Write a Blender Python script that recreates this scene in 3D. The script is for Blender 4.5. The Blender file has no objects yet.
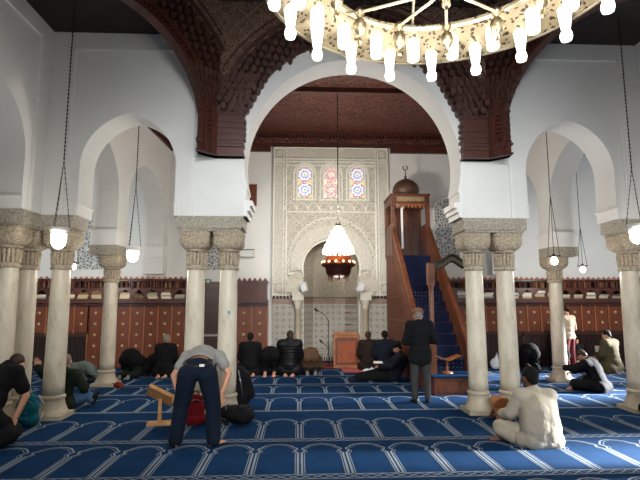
import bpy, bmesh, math, random
from mathutils import Vector, Matrix, noise
random.seed(7)
PI = math.pi
R = math.radians
scn = bpy.context.scene
COL = scn.collection

# ---------------------------------------------------------------- materials
def lin(c):
    def f(v):
        v = v / 255.0
        return v / 12.92 if v <= 0.04045 else ((v + 0.055) / 1.055) ** 2.4
    return (f(c[0]), f(c[1]), f(c[2]), 1.0)

class NT:
    def __init__(s, name):
        s.m = bpy.data.materials.new(name)
        s.m.use_nodes = True
        s.t = s.m.node_tree
        s.b = s.t.nodes['Principled BSDF']
        s.out = s.t.nodes['Material Output']
    def n(s, kind, **kw):
        nd = s.t.nodes.new('ShaderNode' + kind)
        for k, v in kw.items():
            if k.startswith('i_'):
                nd.inputs[k[2:].replace('_', ' ')].default_value = v
            else:
                setattr(nd, k, v)
        return nd
    def l(s, a, b):
        s.t.links.new(a, b)
    def math(s, op, a, b=None, c=None):
        nd = s.n('Math', operation=op)
        for i, v in enumerate((a, b, c)):
            if v is None: continue
            if isinstance(v, (int, float)): nd.inputs[i].default_value = v
            else: s.l(v, nd.inputs[i])
        return nd.outputs[0]
    def mix(s, fac, a, b):
        nd = s.n('Mix', data_type='RGBA')
        for sock, v in ((nd.inputs[0], fac), (nd.inputs[6], a), (nd.inputs[7], b)):
            if isinstance(v, (int, float)): sock.default_value = v
            elif isinstance(v, tuple): sock.default_value = v
            else: s.l(v, sock)
        return nd.outputs[2]
    def coord(s, which='Object', scale=(1, 1, 1), rot=(0, 0, 0)):
        tc = s.n('TexCoord'); mp = s.n('Mapping')
        mp.inputs['Scale'].default_value = scale
        mp.inputs['Rotation'].default_value = rot
        s.l(tc.outputs[which], mp.inputs[0])
        return mp.outputs[0]
    def noise(s, vec, scale, detail=4, rough=.55):
        nd = s.n('TexNoise'); nd.inputs['Scale'].default_value = scale
        nd.inputs['Detail'].default_value = detail; nd.inputs['Roughness'].default_value = rough
        s.l(vec, nd.inputs['Vector']); return nd.outputs['Fac']
    def voro(s, vec, scale, feature='F1', rand=1.0, out='Distance', metric='EUCLIDEAN'):
        nd = s.n('TexVoronoi', feature=feature)
        if feature != 'DISTANCE_TO_EDGE': nd.distance = metric
        nd.inputs['Scale'].default_value = scale; nd.inputs['Randomness'].default_value = rand
        s.l(vec, nd.inputs['Vector']); return nd.outputs[out]
    def ramp(s, fac, stops, mode='LINEAR'):
        nd = s.n('ValToRGB'); cr = nd.color_ramp; cr.interpolation = mode
        while len(cr.elements) < len(stops): cr.elements.new(.5)
        for e, (p, c) in zip(cr.elements, stops):
            e.position = p; e.color = c
        s.l(fac, nd.inputs[0]); return nd.outputs[0]
    def bump(s, h, strength=.5, dist=.01):
        nd = s.n('Bump'); nd.inputs['Strength'].default_value = strength
        nd.inputs['Distance'].default_value = dist
        s.l(h, nd.inputs['Height']); s.l(nd.outputs[0], s.b.inputs['Normal'])
    def base(s, v):
        if isinstance(v, tuple): s.b.inputs['Base Color'].default_value = v
        else: s.l(v, s.b.inputs['Base Color'])
    def rough(s, v, metal=0, spec=None):
        s.b.inputs['Roughness'].default_value = v
        s.b.inputs['Metallic'].default_value = metal
        if spec is not None: s.b.inputs['Specular IOR Level'].default_value = spec

def plain(name, c, rough=.7, metal=0, var=.12, scale=6, bump=0, spec=None, bscale=None):
    m = NT(name); v = m.coord()
    nz = m.noise(v, scale)
    a = lin(c); d = tuple(x * (1 - var) for x in a[:3]) + (1,); e = tuple(min(1, x * (1 + var)) for x in a[:3]) + (1,)
    m.base(m.ramp(nz, [(.3, d), (.7, e)])); m.rough(rough, metal, spec)
    if bump: m.bump(m.noise(v, bscale or scale * 8), bump, .01)
    return m.m

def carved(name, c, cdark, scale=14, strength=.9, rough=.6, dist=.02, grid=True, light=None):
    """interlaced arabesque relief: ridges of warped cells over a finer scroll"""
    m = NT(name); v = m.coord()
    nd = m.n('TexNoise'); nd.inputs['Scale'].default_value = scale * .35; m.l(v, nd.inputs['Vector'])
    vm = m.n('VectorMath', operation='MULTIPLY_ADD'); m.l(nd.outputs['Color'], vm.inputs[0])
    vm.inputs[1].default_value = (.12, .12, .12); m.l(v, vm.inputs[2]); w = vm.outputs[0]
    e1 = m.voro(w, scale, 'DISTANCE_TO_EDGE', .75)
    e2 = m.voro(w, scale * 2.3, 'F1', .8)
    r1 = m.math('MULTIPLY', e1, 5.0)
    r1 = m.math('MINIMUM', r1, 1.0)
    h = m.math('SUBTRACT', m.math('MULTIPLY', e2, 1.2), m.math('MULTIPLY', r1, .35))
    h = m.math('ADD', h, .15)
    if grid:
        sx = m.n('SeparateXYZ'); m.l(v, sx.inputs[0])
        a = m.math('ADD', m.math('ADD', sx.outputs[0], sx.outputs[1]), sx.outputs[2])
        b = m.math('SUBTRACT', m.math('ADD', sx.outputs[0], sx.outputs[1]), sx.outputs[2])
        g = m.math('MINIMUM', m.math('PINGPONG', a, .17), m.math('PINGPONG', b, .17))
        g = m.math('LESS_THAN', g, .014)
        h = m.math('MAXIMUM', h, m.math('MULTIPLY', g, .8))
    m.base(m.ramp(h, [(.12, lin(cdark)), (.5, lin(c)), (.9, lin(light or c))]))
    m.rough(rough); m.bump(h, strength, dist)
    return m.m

M = {}
M['plaster'] = plain('white plaster', (226, 226, 222), .85, var=.03, scale=1.3, bump=.08, bscale=40)
M['moulding'] = plain('white moulding plaster', (233, 232, 228), .7, var=.02, scale=2)
def marble():
    m = NT('cream veined marble'); v = m.coord('Object', (1, 1, .35))
    a = m.noise(v, 5, 8, .65); b = m.noise(v, 1.7, 3)
    c = m.ramp(a, [(.3, lin((166, 154, 132))), (.48, lin((200, 190, 170))), (.7, lin((216, 208, 190)))])
    spots = m.ramp(b, [(.62, (0, 0, 0, 1)), (.75, (1, 1, 1, 1))])
    c2 = m.mix(m.math('MULTIPLY', spots, .5), c, lin((184, 150, 96)))
    m.base(c2); m.rough(.38); return m.m
M['marble'] = marble()
M['marble_base'] = plain('worn marble', (182, 170, 148), .5, var=.1, scale=5)
M['stone_carved'] = carved('carved grey stone frieze', (186, 178, 162), (138, 130, 114), 20, .9, .8, .02, False, (192, 184, 166))
M['capital'] = carved('weathered carved capital', (170, 156, 134), (142, 128, 106), 13, .6, .8, .015, False, (184, 170, 148))
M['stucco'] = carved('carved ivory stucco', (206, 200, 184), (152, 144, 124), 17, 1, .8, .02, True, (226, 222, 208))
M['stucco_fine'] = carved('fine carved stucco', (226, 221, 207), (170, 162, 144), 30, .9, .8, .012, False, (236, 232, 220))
M['stucco_plain'] = plain('ivory stucco', (214, 209, 195), .8, var=.05)
M['stucco_rib'] = plain('pale stucco rib', (238, 235, 224), .75, var=.03)
M['wood_dark'] = plain('dark mahogany', (76, 38, 30), .38, var=.35, scale=5, bump=.1)
M['wood_ceiling'] = carved('carved cedar ceiling', (72, 38, 31), (30, 16, 13), 7, .8, .5, .03, True, (112, 62, 48))
M['wood_panel_l'] = carved('carved cedar panel', (112, 84, 72), (46, 30, 28), 20, 1, .45, .02, True, (160, 128, 106))
M['wood_dome'] = carved('carved dark dome wood', (52, 42, 36), (14, 11, 10), 7, 1, .55, .04, False, (88, 74, 60))
M['wood_muq'] = plain('stalactite cedar', (76, 48, 40), .36, var=.3, scale=9)
M['wood_ceil_plain'] = plain('very dark ceiling boards', (34, 20, 17), .6, var=.3, scale=4)
def wood(name, c1, c2, sc=(14, 14, 1.4), rough=.35, spec=.5):
    m = NT(name); v = m.coord('Object', sc)
    a = m.noise(v, 1.6, 6, .6)
    m.base(m.ramp(a, [(.3, lin(c1)), (.68, lin(c2))])); m.rough(rough, 0, spec)
    m.bump(a, .15, .005); return m.m
M['wood_red'] = wood('polished red wood', (84, 40, 22), (124, 64, 36))
M['wood_minbar'] = wood('carved walnut', (66, 34, 20), (112, 62, 38))
M['wood_minbar_h'] = wood('walnut rail', (78, 42, 26), (124, 72, 46), (3, 3, 3))
M['wood_light'] = wood('light oak', (176, 122, 70), (208, 156, 98), (6, 6, 6), .5)
M['wood_mid'] = wood('honey brown wood', (130, 74, 36), (172, 108, 58), (6, 6, 6), .4)
M['wood_shelf'] = wood('brown shelf wood', (54, 25, 17), (92, 44, 30), (4, 4, 4))
M['wood_grille'] = wood('dark grille wood', (44, 24, 18), (70, 40, 30))
M['inlay'] = plain('pale inlay strip', (176, 108, 62), .4, var=.1)
M['brass'] = plain('brass', (186, 174, 146), .35, .8, var=.08)
M['brass_old'] = plain('aged brass', (128, 116, 90), .35, .9, var=.2)
M['iron'] = plain('dark iron', (48, 42, 38), .5, .6)
M['black'] = plain('black plastic', (20, 20, 21), .45)
M['copper'] = plain('red copper', (190, 100, 62), .35, .8, var=.15)
M['steel'] = plain('steel', (170, 172, 174), .3, .9)
M['rosette'] = plain('pale rosette', (190, 170, 126), .4, .3)
M['red_cloth'] = plain('red carpet pile', (122, 16, 28), .95)
M['pink_mat'] = plain('dusty red mat', (178, 88, 84), .95)
M['white_cloth'] = plain('white cotton', (222, 224, 228), .9)
M['paper'] = plain('paper', (228, 224, 214), .9, var=.04)

def perforated():
    m = NT('perforated brass'); v = m.coord()
    nd = m.n('TexNoise'); nd.inputs['Scale'].default_value = 9; m.l(v, nd.inputs['Vector'])
    vm = m.n('VectorMath', operation='MULTIPLY_ADD'); m.l(nd.outputs['Color'], vm.inputs[0])
    vm.inputs[1].default_value = (.1, .1, .1); m.l(v, vm.inputs[2])
    e = m.voro(vm.outputs[0], 22, 'F1', 1)
    f = m.math('LESS_THAN', e, .33)
    m.base(m.mix(f, lin((132, 120, 96)), lin((52, 40, 28)))); m.rough(.45, .35); m.bump(e, .5, .01)
    return m.m
M['perforated'] = perforated()

def emit(name, c, s, base=(1, 1, 1, 1)):
    m = NT(name); m.base(base); m.b.inputs['Emission Color'].default_value = lin(c)
    m.b.inputs['Emission Strength'].default_value = s; return m.m
M['tube_glow'] = emit('lit frosted glass', (255, 246, 228), 2.2)
M['bulb_glow'] = emit('lit bulb', (255, 240, 214), 12.0)
M['bell_glow'] = emit('lit opal bell', (255, 248, 236), 7.0)
M['candle_glow'] = emit('small orange bulb', (255, 190, 120), 6.0)

def zellij():
    m = NT('zellij mosaic'); tc = m.n('TexCoord'); sx = m.n('SeparateXYZ'); m.l(tc.outputs['Object'], sx.inputs[0])
    X = m.math('ADD', sx.outputs[0], sx.outputs[1]); Z = sx.outputs[2]
    P = .36
    def cell(ox, oz):
        a = m.math('SUBTRACT', m.math('WRAP', m.math('ADD', X, ox), P, 0.0), P / 2)
        b = m.math('SUBTRACT', m.math('WRAP', m.math('ADD', Z, oz), P, 0.0), P / 2)
        r = m.math('SQRT', m.math('ADD', m.math('MULTIPLY', a, a), m.math('MULTIPLY', b, b)))
        ang = m.math('ARCTAN2', a, b)
        w = m.math('ADD', r, m.math('MULTIPLY', m.math('COSINE', m.math('MULTIPLY', ang, 8.0)), .008))
        return w
    w = m.math('MINIMUM', cell(0, 0), cell(P / 2, P / 2))
    c = m.ramp(m.math('MULTIPLY', w, 6.0), [(0, lin((120, 66, 40))), (.13, lin((196, 192, 180))), (.2, lin((84, 92, 84))), (.27, lin((198, 194, 182))),
               (.42, lin((186, 180, 164))), (.5, lin((120, 106, 88))), (.58, lin((196, 192, 180))), (.75, lin((150, 148, 138)))], 'CONSTANT')
    v = m.coord(); f = m.voro(v, 40, 'DISTANCE_TO_EDGE', 1)
    c2 = m.mix(m.math('MULTIPLY', m.math('LESS_THAN', f, .06), .5), c, lin((110, 106, 96)))
    m.base(c2); m.rough(.3); return m.m
M['zellij'] = zellij()
M['zellij_band'] = carved('brown mosaic band', (140, 110, 96), (82, 60, 52), 30, .2, .4, .005, False, (176, 150, 134))

def stained(name, cols):
    m = NT(name); tc = m.n('TexCoord'); sx = m.n('SeparateXYZ'); m.l(tc.outputs['Object'], sx.inputs[0])
    X = sx.outputs[0]; Z = m.math('SUBTRACT', m.math('WRAP', sx.outputs[2], .46, 0.0), .23)
    r = m.math('SQRT', m.math('ADD', m.math('MULTIPLY', X, X), m.math('MULTIPLY', Z, Z)))
    ang = m.math('ARCTAN2', X, Z)
    w = m.math('ADD', r, m.math('MULTIPLY', m.math('COSINE', m.math('MULTIPLY', ang, 8.0)), .018))
    c = m.ramp(m.math('MULTIPLY', w, 3.6), [(i / len(cols), lin(k)) for i, k in enumerate(cols)], 'CONSTANT')
    v = m.coord(); f = m.voro(v, 17, 'DISTANCE_TO_EDGE', .6)
    lead = m.math('LESS_THAN', f, .09)
    c = m.mix(m.math('MULTIPLY', lead, .75), c, lin((214, 206, 190)))
    m.base(c); m.rough(.3)
    m.l(c, m.b.inputs['Emission Color']); m.b.inputs['Emission Strength'].default_value = .55
    return m.m
M['glass_blue'] = stained('blue rosette stained glass', [(60, 150, 70), (240, 235, 220), (70, 90, 190), (150, 170, 225), (240, 236, 226), (84, 90, 170), (196, 120, 70), (190, 190, 120)])
M['glass_rose'] = stained('rose stained glass', [(70, 150, 110), (236, 226, 200), (190, 80, 70), (200, 140, 130), (110, 120, 190), (214, 170, 120), (180, 90, 100), (230, 220, 200)])

def lattice():
    m = NT('pierced plaster lattice over glass'); v = m.coord()
    e = m.voro(v, 11, 'DISTANCE_TO_EDGE', .8)
    f = m.math('GREATER_THAN', e, .12)
    m.base(m.mix(f, lin((206, 206, 202)), lin((120, 130, 132)))); m.rough(.6); m.bump(e, .6, .02)
    return m.m
M['lattice'] = lattice()

def pile(name, c, var=.12):
    m = NT(name); v = m.coord()
    a = m.noise(v, 3, 4); b = m.noise(v, 260, 2)
    f = m.math('ADD', m.math('MULTIPLY', a, .6), m.math('MULTIPLY', b, .4))
    k = lin(c); m.base(m.ramp(f, [(.3, tuple(x * (1 - var * 2) for x in k[:3]) + (1,)), (.7, tuple(x * (1 + var * 2) for x in k[:3]) + (1,))]))
    m.rough(.95, 0, .08)
    m.bump(b, .3, .004); return m.m
M['carpet_blue'] = pile('royal blue pile', (8, 46, 82))
M['carpet_line'] = pile('pale blue-grey pile', (128, 138, 148), .06)
M['carpet_mid'] = pile('grey blue band pile', (70, 92, 122), .06)
def dotted():
    m = NT('dotted navy stair carpet'); v = m.coord()
    e = m.voro(v, 12, 'F1', .15); f = m.math('LESS_THAN', e, .12)
    m.base(m.mix(f, lin((16, 26, 62)), lin((150, 150, 150)))); m.rough(.95); return m.m
M['stair_carpet'] = dotted()

def cloth(name, c, var=.1, scale=14, bump=.4, rough=.9):
    m = NT(name); v = m.coord()
    a = m.noise(v, scale, 3); b = m.noise(v, 4, 3)
    k = lin(c); m.base(m.ramp(m.math('MULTIPLY', m.math('ADD', a, b), .5), [(.35, tuple(x * (1 - var * 2) for x in k[:3]) + (1,)), (.65, tuple(min(1, x * (1 + var * 2)) for x in k[:3]) + (1,))]))
    m.rough(rough, 0, .2); m.bump(b, bump, .05); return m.m
SKIN = plain('skin', (196, 142, 112), .55, var=.06, scale=8)
SKIN_D = plain('deep brown skin', (104, 66, 48), .55, var=.08, scale=8)
HAIR_B = cloth('black hair', (12, 10, 10), .2, 60, .5, .8)
HAIR_G = cloth('grey hair', (118, 112, 106), .15, 60, .5, .6)
HAIR_BR = cloth('dark brown hair', (50, 36, 28), .2, 60, .5, .6)

# ---------------------------------------------------------------- mesh builder
class MB:
    def __init__(s, M0=None):
        s.bm = bmesh.new(); s.mi = 0; s.T = M0 or Matrix()
    def _v(s, p): return s.bm.verts.new(s.T @ Vector(p))
    def _f(s, vs, smooth=False):
        try: f = s.bm.faces.new(vs)
        except ValueError: return None
        f.material_index = s.mi; f.smooth = smooth; return f
    def box(s, x0, x1, y0, y1, z0, z1, mat=None):
        t = mat or Matrix(); P = [(x0, y0, z0), (x1, y0, z0), (x1, y1, z0), (x0, y1, z0), (x0, y0, z1), (x1, y0, z1), (x1, y1, z1), (x0, y1, z1)]
        v = [s._v(t @ Vector(p)) for p in P]
        for q in ((0, 3, 2, 1), (4, 5, 6, 7), (0, 1, 5, 4), (1, 2, 6, 5), (2, 3, 7, 6), (3, 0, 4, 7)): s._f([v[i] for i in q])
        return s
    def cbox(s, c, d, mat=None):
        return s.box(c[0]-d[0]/2, c[0]+d[0]/2, c[1]-d[1]/2, c[1]+d[1]/2, c[2]-d[2]/2, c[2]+d[2]/2, mat)
    def prism(s, poly, d0, d1, axis='y', mat=None, smooth_sides=False):
        """extrude a 2-D outline: axis y -> poly is (x,z); axis x -> (y,z); axis z -> (x,y)"""
        t = mat or Matrix()
        def P(p, d): return {'y': (p[0], d, p[1]), 'x': (d, p[0], p[1]), 'z': (p[0], p[1], d)}[axis]
        a = [s._v(t @ Vector(P(p, d0))) for p in poly]; b = [s._v(t @ Vector(P(p, d1))) for p in poly]
        s._f(a); s._f(b[::-1]); n = len(poly)
        for i in range(n): s._f([a[i], b[i], b[(i+1) % n], a[(i+1) % n]], smooth_sides)
        return s
    def lathe(s, prof, seg=20, c=(0, 0, 0), a0=0, a1=2*PI, mat=None, smooth=True, square=0):
        t = mat or Matrix(); full = abs(a1-a0-2*PI) < 1e-6; n = seg if full else seg+1
        rings = []
        for r, z in prof:
            if r < 1e-5: rings.append([s._v(t @ Vector((c[0], c[1], c[2]+z)))]); continue
            rings.append([s._v(t @ Vector((c[0]+r*math.cos(a0+(a1-a0)*i/seg), c[1]+r*math.sin(a0+(a1-a0)*i/seg), c[2]+z))) for i in range(n)])
        for A, B in zip(rings, rings[1:]):
            m = max(len(A), len(B))
            for i in range(m if full else m-1):
                j = (i+1) % m
                q = []
                for v in ([A[i], A[j]] if len(A) > 1 else [A[0]]) + ([B[j], B[i]] if len(B) > 1 else [B[0]]):
                    if v not in q: q.append(v)
                if len(q) > 2: s._f(q, smooth)
        return s
    def tube(s, pts, rad, seg=8, closed=False, cap=True):
        pts = [Vector(p) for p in pts]; n = len(pts); rr = rad if isinstance(rad, (list, tuple)) else [rad]*n
        rings = []; up = Vector((0, 0, 1))
        for i, p in enumerate(pts):
            a = pts[(i-1) % n] if (closed or i > 0) else p; b = pts[(i+1) % n] if (closed or i < n-1) else p
            d = (b-a).normalized()
            if abs(d.dot(up)) > .98: up = Vector((0, 1, 0)) if abs(d.y) < .9 else Vector((1, 0, 0))
            x = d.cross(up).normalized(); y = x.cross(d).normalized()
            rings.append([s._v(p + (x*math.cos(2*PI*k/seg) + y*math.sin(2*PI*k/seg))*rr[i]) for k in range(seg)])
        for i in range(n if closed else n-1):
            A, B = rings[i], rings[(i+1) % n]
            for k in range(seg): s._f([A[k], A[(k+1) % seg], B[(k+1) % seg], B[k]], True)
        if cap and not closed: s._f(rings[0][::-1]); s._f(rings[-1])
        return s
    def ell(s, c, r, seg=16, rings=10, mat=None):
        r = r if isinstance(r, (list, tuple)) else (r, r, r)
        T = Matrix.Translation(c) @ (mat or Matrix()) @ Matrix.Diagonal((r[0], r[1], r[2], 1))
        prof = [(math.sin(PI*i/rings), -math.cos(PI*i/rings)) for i in range(rings+1)]
        prof[0] = (0, -1); prof[-1] = (0, 1)
        return s.lathe(prof, seg, mat=T)
    def cap(s, a, b, ra, rb=None, seg=14):
        """rounded, tapered capsule from a to b"""
        rb = ra if rb is None else rb
        a = Vector(a); b = Vector(b); d = b-a; L = max(d.length, 1e-4)
        q = Vector((0, 0, 1)).rotation_difference(d.normalized() if d.length > 1e-4 else Vector((0, 0, 1))).to_matrix().to_4x4()
        prof = [(0, -ra)] + [(ra*math.sin(t), -ra*math.cos(t)) for t in (.5, 1.0, 1.5)] + [(rb*math.sin(t), L-rb*math.cos(t)) for t in (1.7, 2.2, 2.7)] + [(0, L+rb)]
        return s.lathe(prof, seg, mat=Matrix.Translation(a) @ q)
    def quad(s, *p): s._f([s._v(x) for x in p]); return s
    def build(s, name, mat, parent=None, loc=None, smooth=None, sharp=None):
        me = bpy.data.meshes.new(name)
        bmesh.ops.recalc_face_normals(s.bm, faces=s.bm.faces)
        if smooth is not None:
            for f in s.bm.faces: f.smooth = smooth
        s.bm.to_mesh(me); s.bm.free()
        for m in (mat if isinstance(mat, (list, tuple)) else [mat]): me.materials.append(m)
        o = bpy.data.objects.new(name, me); COL.objects.link(o)
        if parent: o.parent = parent
        if loc: o.location = loc
        return o

def tag(o, label=None, cat=None, group=None, kind=None):
    if label: o['label'] = label
    if cat: o['category'] = cat
    if group: o['group'] = group
    if kind: o['kind'] = kind
    return o
def thing(name, label, cat, loc=(0, 0, 0), rz=0, group=None, sc=1):
    o = bpy.data.objects.new(name, None); COL.objects.link(o); o.empty_display_size = .2
    o.location = loc; o.rotation_euler = (0, 0, rz); o.scale = (sc, sc, sc)
    return tag(o, label, cat, group)
def st(o): o['kind'] = 'structure'; return o
def dup(root, loc, rz=None, label=None, sc=None, group=None):
    def rec(o, par):
        c = o.copy(); COL.objects.link(c)
        if par is not None: c.parent = par
        for ch in list(o.children): rec(ch, c)
        return c
    c = rec(root, None); c.location = loc
    if rz is not None: c.rotation_euler = (0, 0, rz)
    if label: c['label'] = label
    if group: c['group'] = group
    if sc: c.scale = (sc, sc, sc)
    return c
# ---------------------------------------------------------------- the setting
CX = .91; Y1 = 7.7; T = .55; YQ = 14.0
ZF0, ZF1 = 2.92, 3.16          # carved stone frieze on the capitals

def pointed(c, a, z0, zs, za, n=16):
    """outline of a pointed arch opening, left foot to right foot"""
    h = za-zs; k = (h*h-a*a)/(2*a); r = a+k; p = [(c-a, z0)]
    t1 = math.atan2(h, k) if k > 0 else math.atan2(h, k)
    for i in range(n+1):
        t = PI-(PI-(PI-t1))*i/n
        p.append((c+k+r*math.cos(t), zs+r*math.sin(t)))
    q = [(2*c-x, z) for x, z in p[::-1]]
    return p+q[1:]
def horseshoe(c, r, zc, z0, foot, zfoot, n=40):
    t0 = math.asin((zfoot-zc)/r); p = [(c-foot, z0), (c-foot, zfoot-.02)]
    for i in range(n+1):
        t = PI-t0-(PI-2*t0)*i/n; p.append((c+r*math.cos(t), zc+r*math.sin(t)))
    return p+[(c+foot, zfoot-.02), (c+foot, z0)]
def wall_outline(u0, u1, arches, tops):
    pts = [(u0, ZF1)]
    for a in arches: pts += a
    pts += [(u1, ZF1)]; pts += tops
    return pts

floor = MB().box(-9.2, 11, -2.6, 15.4, -.3, 0).build('floor', M['carpet_blue']); st(floor)

def arcade_wall(name, loc, rz, ext):
    m = MB()
    ar = [pointed(-3.675, .765, ZF1, 3.95, 4.87), horseshoe(0, 1.8, 4.08, ZF1, 1.76, 3.6), pointed(3.675, .765, ZF1, 3.95, 4.87)]
    m.prism(wall_outline(-4.99-ext, 4.99+ext, ar, [(4.99+ext, 6.3), (2.29, 6.3), (2.29, 7.0), (-2.29, 7.0), (-2.29, 6.3), (-4.99-ext, 6.3)]), 0, T, smooth_sides=False)
    o = m.build(name, M['plaster']); o.location = loc; o.rotation_euler = (0, 0, rz); st(o)
    # imposts, alfiz frames and the carved frieze are trim of this wall
    t = MB()
    for s in (-1, 1):
        for uu in (4.44, 2.91):       # jambs of the small arches
            d = -1 if uu > 4 else 1; x = s*uu
            e = x + s*d*.004
            t.box(min(x-s*d*.02, e), max(x-s*d*.02, e), -.012, T+.012, ZF1, ZF1+.17)
            e2 = x + s*d*.025
            t.box(min(x-s*d*.02, e2), max(x-s*d*.02, e2), -.02, T+.02, ZF1+.17, ZF1+.2)
        for k, (z0, z1, pr) in enumerate(((ZF1, 3.25, .06), (3.25, 3.33, .1), (3.33, 3.42, .14))):
            x0 = s*1.8; x1 = s*(1.8-pr)
            t.box(min(x0, x1), max(x0, x1), -.01, T+.01, z0, z1)
        # alfiz frame
        for (a, b, z0, z1) in ((4.6, 4.63, ZF1, 5.98), (2.62, 2.65, ZF1, 5.98), (2.62, 4.63, 5.95, 5.98)):
            t.box(min(s*a, s*b), max(s*a, s*b), -.03, .01, z0, z1)
        for (a, b, z0, z1) in ((4.68, 4.70, ZF1, 6.05),):
            t.box(min(s*a, s*b), max(s*a, s*b), -.015, .01, z0, z1)
    o2 = t.build('trim_1', M['moulding']); o2.location = loc; o2.rotation_euler = (0, 0, rz); st(o2)
    f = MB()
    for s in (-1, 1):
        f.box(*sorted((s*1.8, s*2.86)), -.015, T+.015, ZF0+.04, ZF1)
        f.box(*sorted((s*1.84, s*2.82)), .015, T-.015, ZF0, ZF0+.04)
        f.box(*sorted((s*4.49, s*(4.99+ext+.0))), -.015, T+.015, ZF0+.04, ZF1)
        f.box(*sorted((s*4.53, s*(4.99+ext-.0))), .015, T-.015, ZF0, ZF0+.04)
    o3 = f.build('trim_2', M['stone_carved']); o3.location = loc; o3.rotation_euler = (0, 0, rz); st(o3)
    return o
arcade_wall('wall_front_arcade', (CX, Y1, 0), 0, T)
arcade_wall('wall_left_arcade', (CX-4.99, 2.7, 0), PI/2, 0)
arcade_wall('wall_right_arcade', (CX+4.99, 2.7, 0), -PI/2, 0)
arcade_wall('wall_rear_arcade', (CX, -2.29, 0), PI, T)

def depth_wall(name, loc, rz, flip):
    L = 5.76
    def F(u): return L-u if flip else u
    def A(u0, u1, za): c = (F(u0)+F(u1))/2; return pointed(c, abs(u1-u0)/2, ZF1, 4.1, za)
    ar = [A(0.0, 2.33, 5.25), A(2.87, 5.4, 5.2)]
    if flip: ar = ar[::-1]
    m = MB(); m.prism(wall_outline(0-.001, L, ar, [(L, 6.75), (0, 6.75)]), 0, T)
    o = m.build(name, M['plaster']); o.location = loc; o.rotation_euler = (0, 0, rz); st(o)
    t = MB(); f = MB()
    for a, b in ((2.33, 2.87), (5.4, L)):
        x0, x1 = sorted((F(a), F(b)))
        xa, xb = (x0-.05, x1+.05) if b < L else ((x0, x1+.05) if flip else (x0-.05, x1))
        t.box(xa, xb, -.015, T+.015, ZF1-.14, ZF1+.14)
        t.box(xa-(.04 if xa < x0 else 0), xb+(.04 if xb > x1 else 0), -.03, T+.03, ZF1+.14, ZF1+.19)
        f.box(x0-.03, x1+.03, -.02, T+.02, 2.805, ZF1-.14) if b < L else None
    x0, x1 = sorted((F(5.4), F(L)))
    m2 = MB().box(x0, x1, .0, T, 2.56, ZF1); p = m2.build('wall_pier_' + ('right' if flip else 'left'), M['plaster']); p.location = loc; p.rotation_euler = (0, 0, rz); st(p)
    o2 = t.build('trim_3', M['moulding']); o2.location = loc; o2.rotation_euler = (0, 0, rz); st(o2)
    o3 = f.build('trim_4', M['stone_carved']); o3.location = loc; o3.rotation_euler = (0, 0, rz); st(o3)
th = math.atan(.3/5.75)
depth_wall('wall_left_colonnade', (CX-4.99, Y1+T, 0), PI/2-th, False)
depth_wall('wall_right_colonnade', (CX+4.69, YQ, 0), -PI/2+th, True)

# qibla wall (with the mihrab opening), outer walls
XM = .965
nz = pointed(XM, .82, 0, 2.75, 3.6)
nz = horseshoe(XM, .84, 2.74, 0, .80, 2.5)
q = MB(); q.prism([(-9.2, 0)]+nz+[(11, 0), (11, 6.9), (-9.2, 6.9)], YQ, YQ+.35)
st(q.build('wall_qibla', M['plaster']))
st(MB().box(-9.5, -9.2, -2.6, 15.4, 0, 6.9).build('wall_left', M['plaster']))
rw = MB()
for a, b in ((-2.6, -.4), (1.0, 2.0), (3.6, 5.0), (6.2, 8.9), (9.9, 10.6), (12.8, 15.4)): rw.box(11, 11.3, a, b, 0, 6.9)
for a, b in ((-.4, 1.0), (2.0, 3.6), (5.0, 6.2), (8.9, 9.9), (10.6, 12.8)): rw.box(11, 11.3, a, b, 2.7, 6.9)
st(rw.build('wall_right', M['plaster']))

# ceilings
c = MB(); z = 6.26
V8 = [(CX-2.29, 7.7), (CX-4.99, 5.0), (CX-4.99, .41), (CX-2.29, -2.29), (CX+2.29, -2.29), (CX+4.99, .41), (CX+4.99, 5.0), (CX+2.29, 7.7)]
c.box(-9.2, CX-4.99-.2, -2.6, 14, z, z+.1); c.box(CX+4.99+.2, 11, -2.6, 14, z, z+.1)
for s in (-1, 1):
    c.prism([(CX+s*2.29, 7.8), (CX+s*5.2, 7.8), (CX+s*5.2, 5.0), (CX+s*4.99, 5.0)], z, z+.1, 'z')
    c.prism([(CX+s*2.29, -2.3), (CX+s*5.2, -2.3), (CX+s*5.2, .41), (CX+s*4.99, .41)], z, z+.1, 'z')
c.box(-9.2, 11, -2.8, -2.29, z, z+.1)
st(c.build('ceiling_aisles', M['wood_ceil_plain']))
c = MB().box(CX-5.4, CX+5.4, Y1+T-.3, 14.2, 6.78, 6.9); st(c.build('ceiling_hall', M['wood_ceiling']))
b = MB()
for yy in (10.7,): b.box(CX-5.0, CX+5.0, yy, yy+.14, 6.66, 6.79)
st(b.build('trim_5', M['wood_dark']))
fr = MB()
for s in (-1, 1): fr.box(*sorted((CX+s*4.8, XM+s*1.8)), 13.9, 14.0, 6.23, 6.42)
fr.box(CX-4.9, CX+4.9, 13.8, 14, 6.4, 6.44)
fr.box(CX-4.8, CX+4.8, 13.72, 14, 6.70, 6.78)
for i in range(96): fr.box(CX-4.76+i*.1, CX-4.76+i*.1+.06, 13.75, 13.9, 6.62, 6.70)
fr.box(CX-5, CX+5, 8.25, 8.33, 6.23, 6.78)
st(fr.build('trim_6', M['wood_dark']))
fr = MB().box(CX-4.8, CX+4.8, 13.83, 14, 6.44, 6.62); st(fr.build('trim_7', M['wood_ceiling']))
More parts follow.
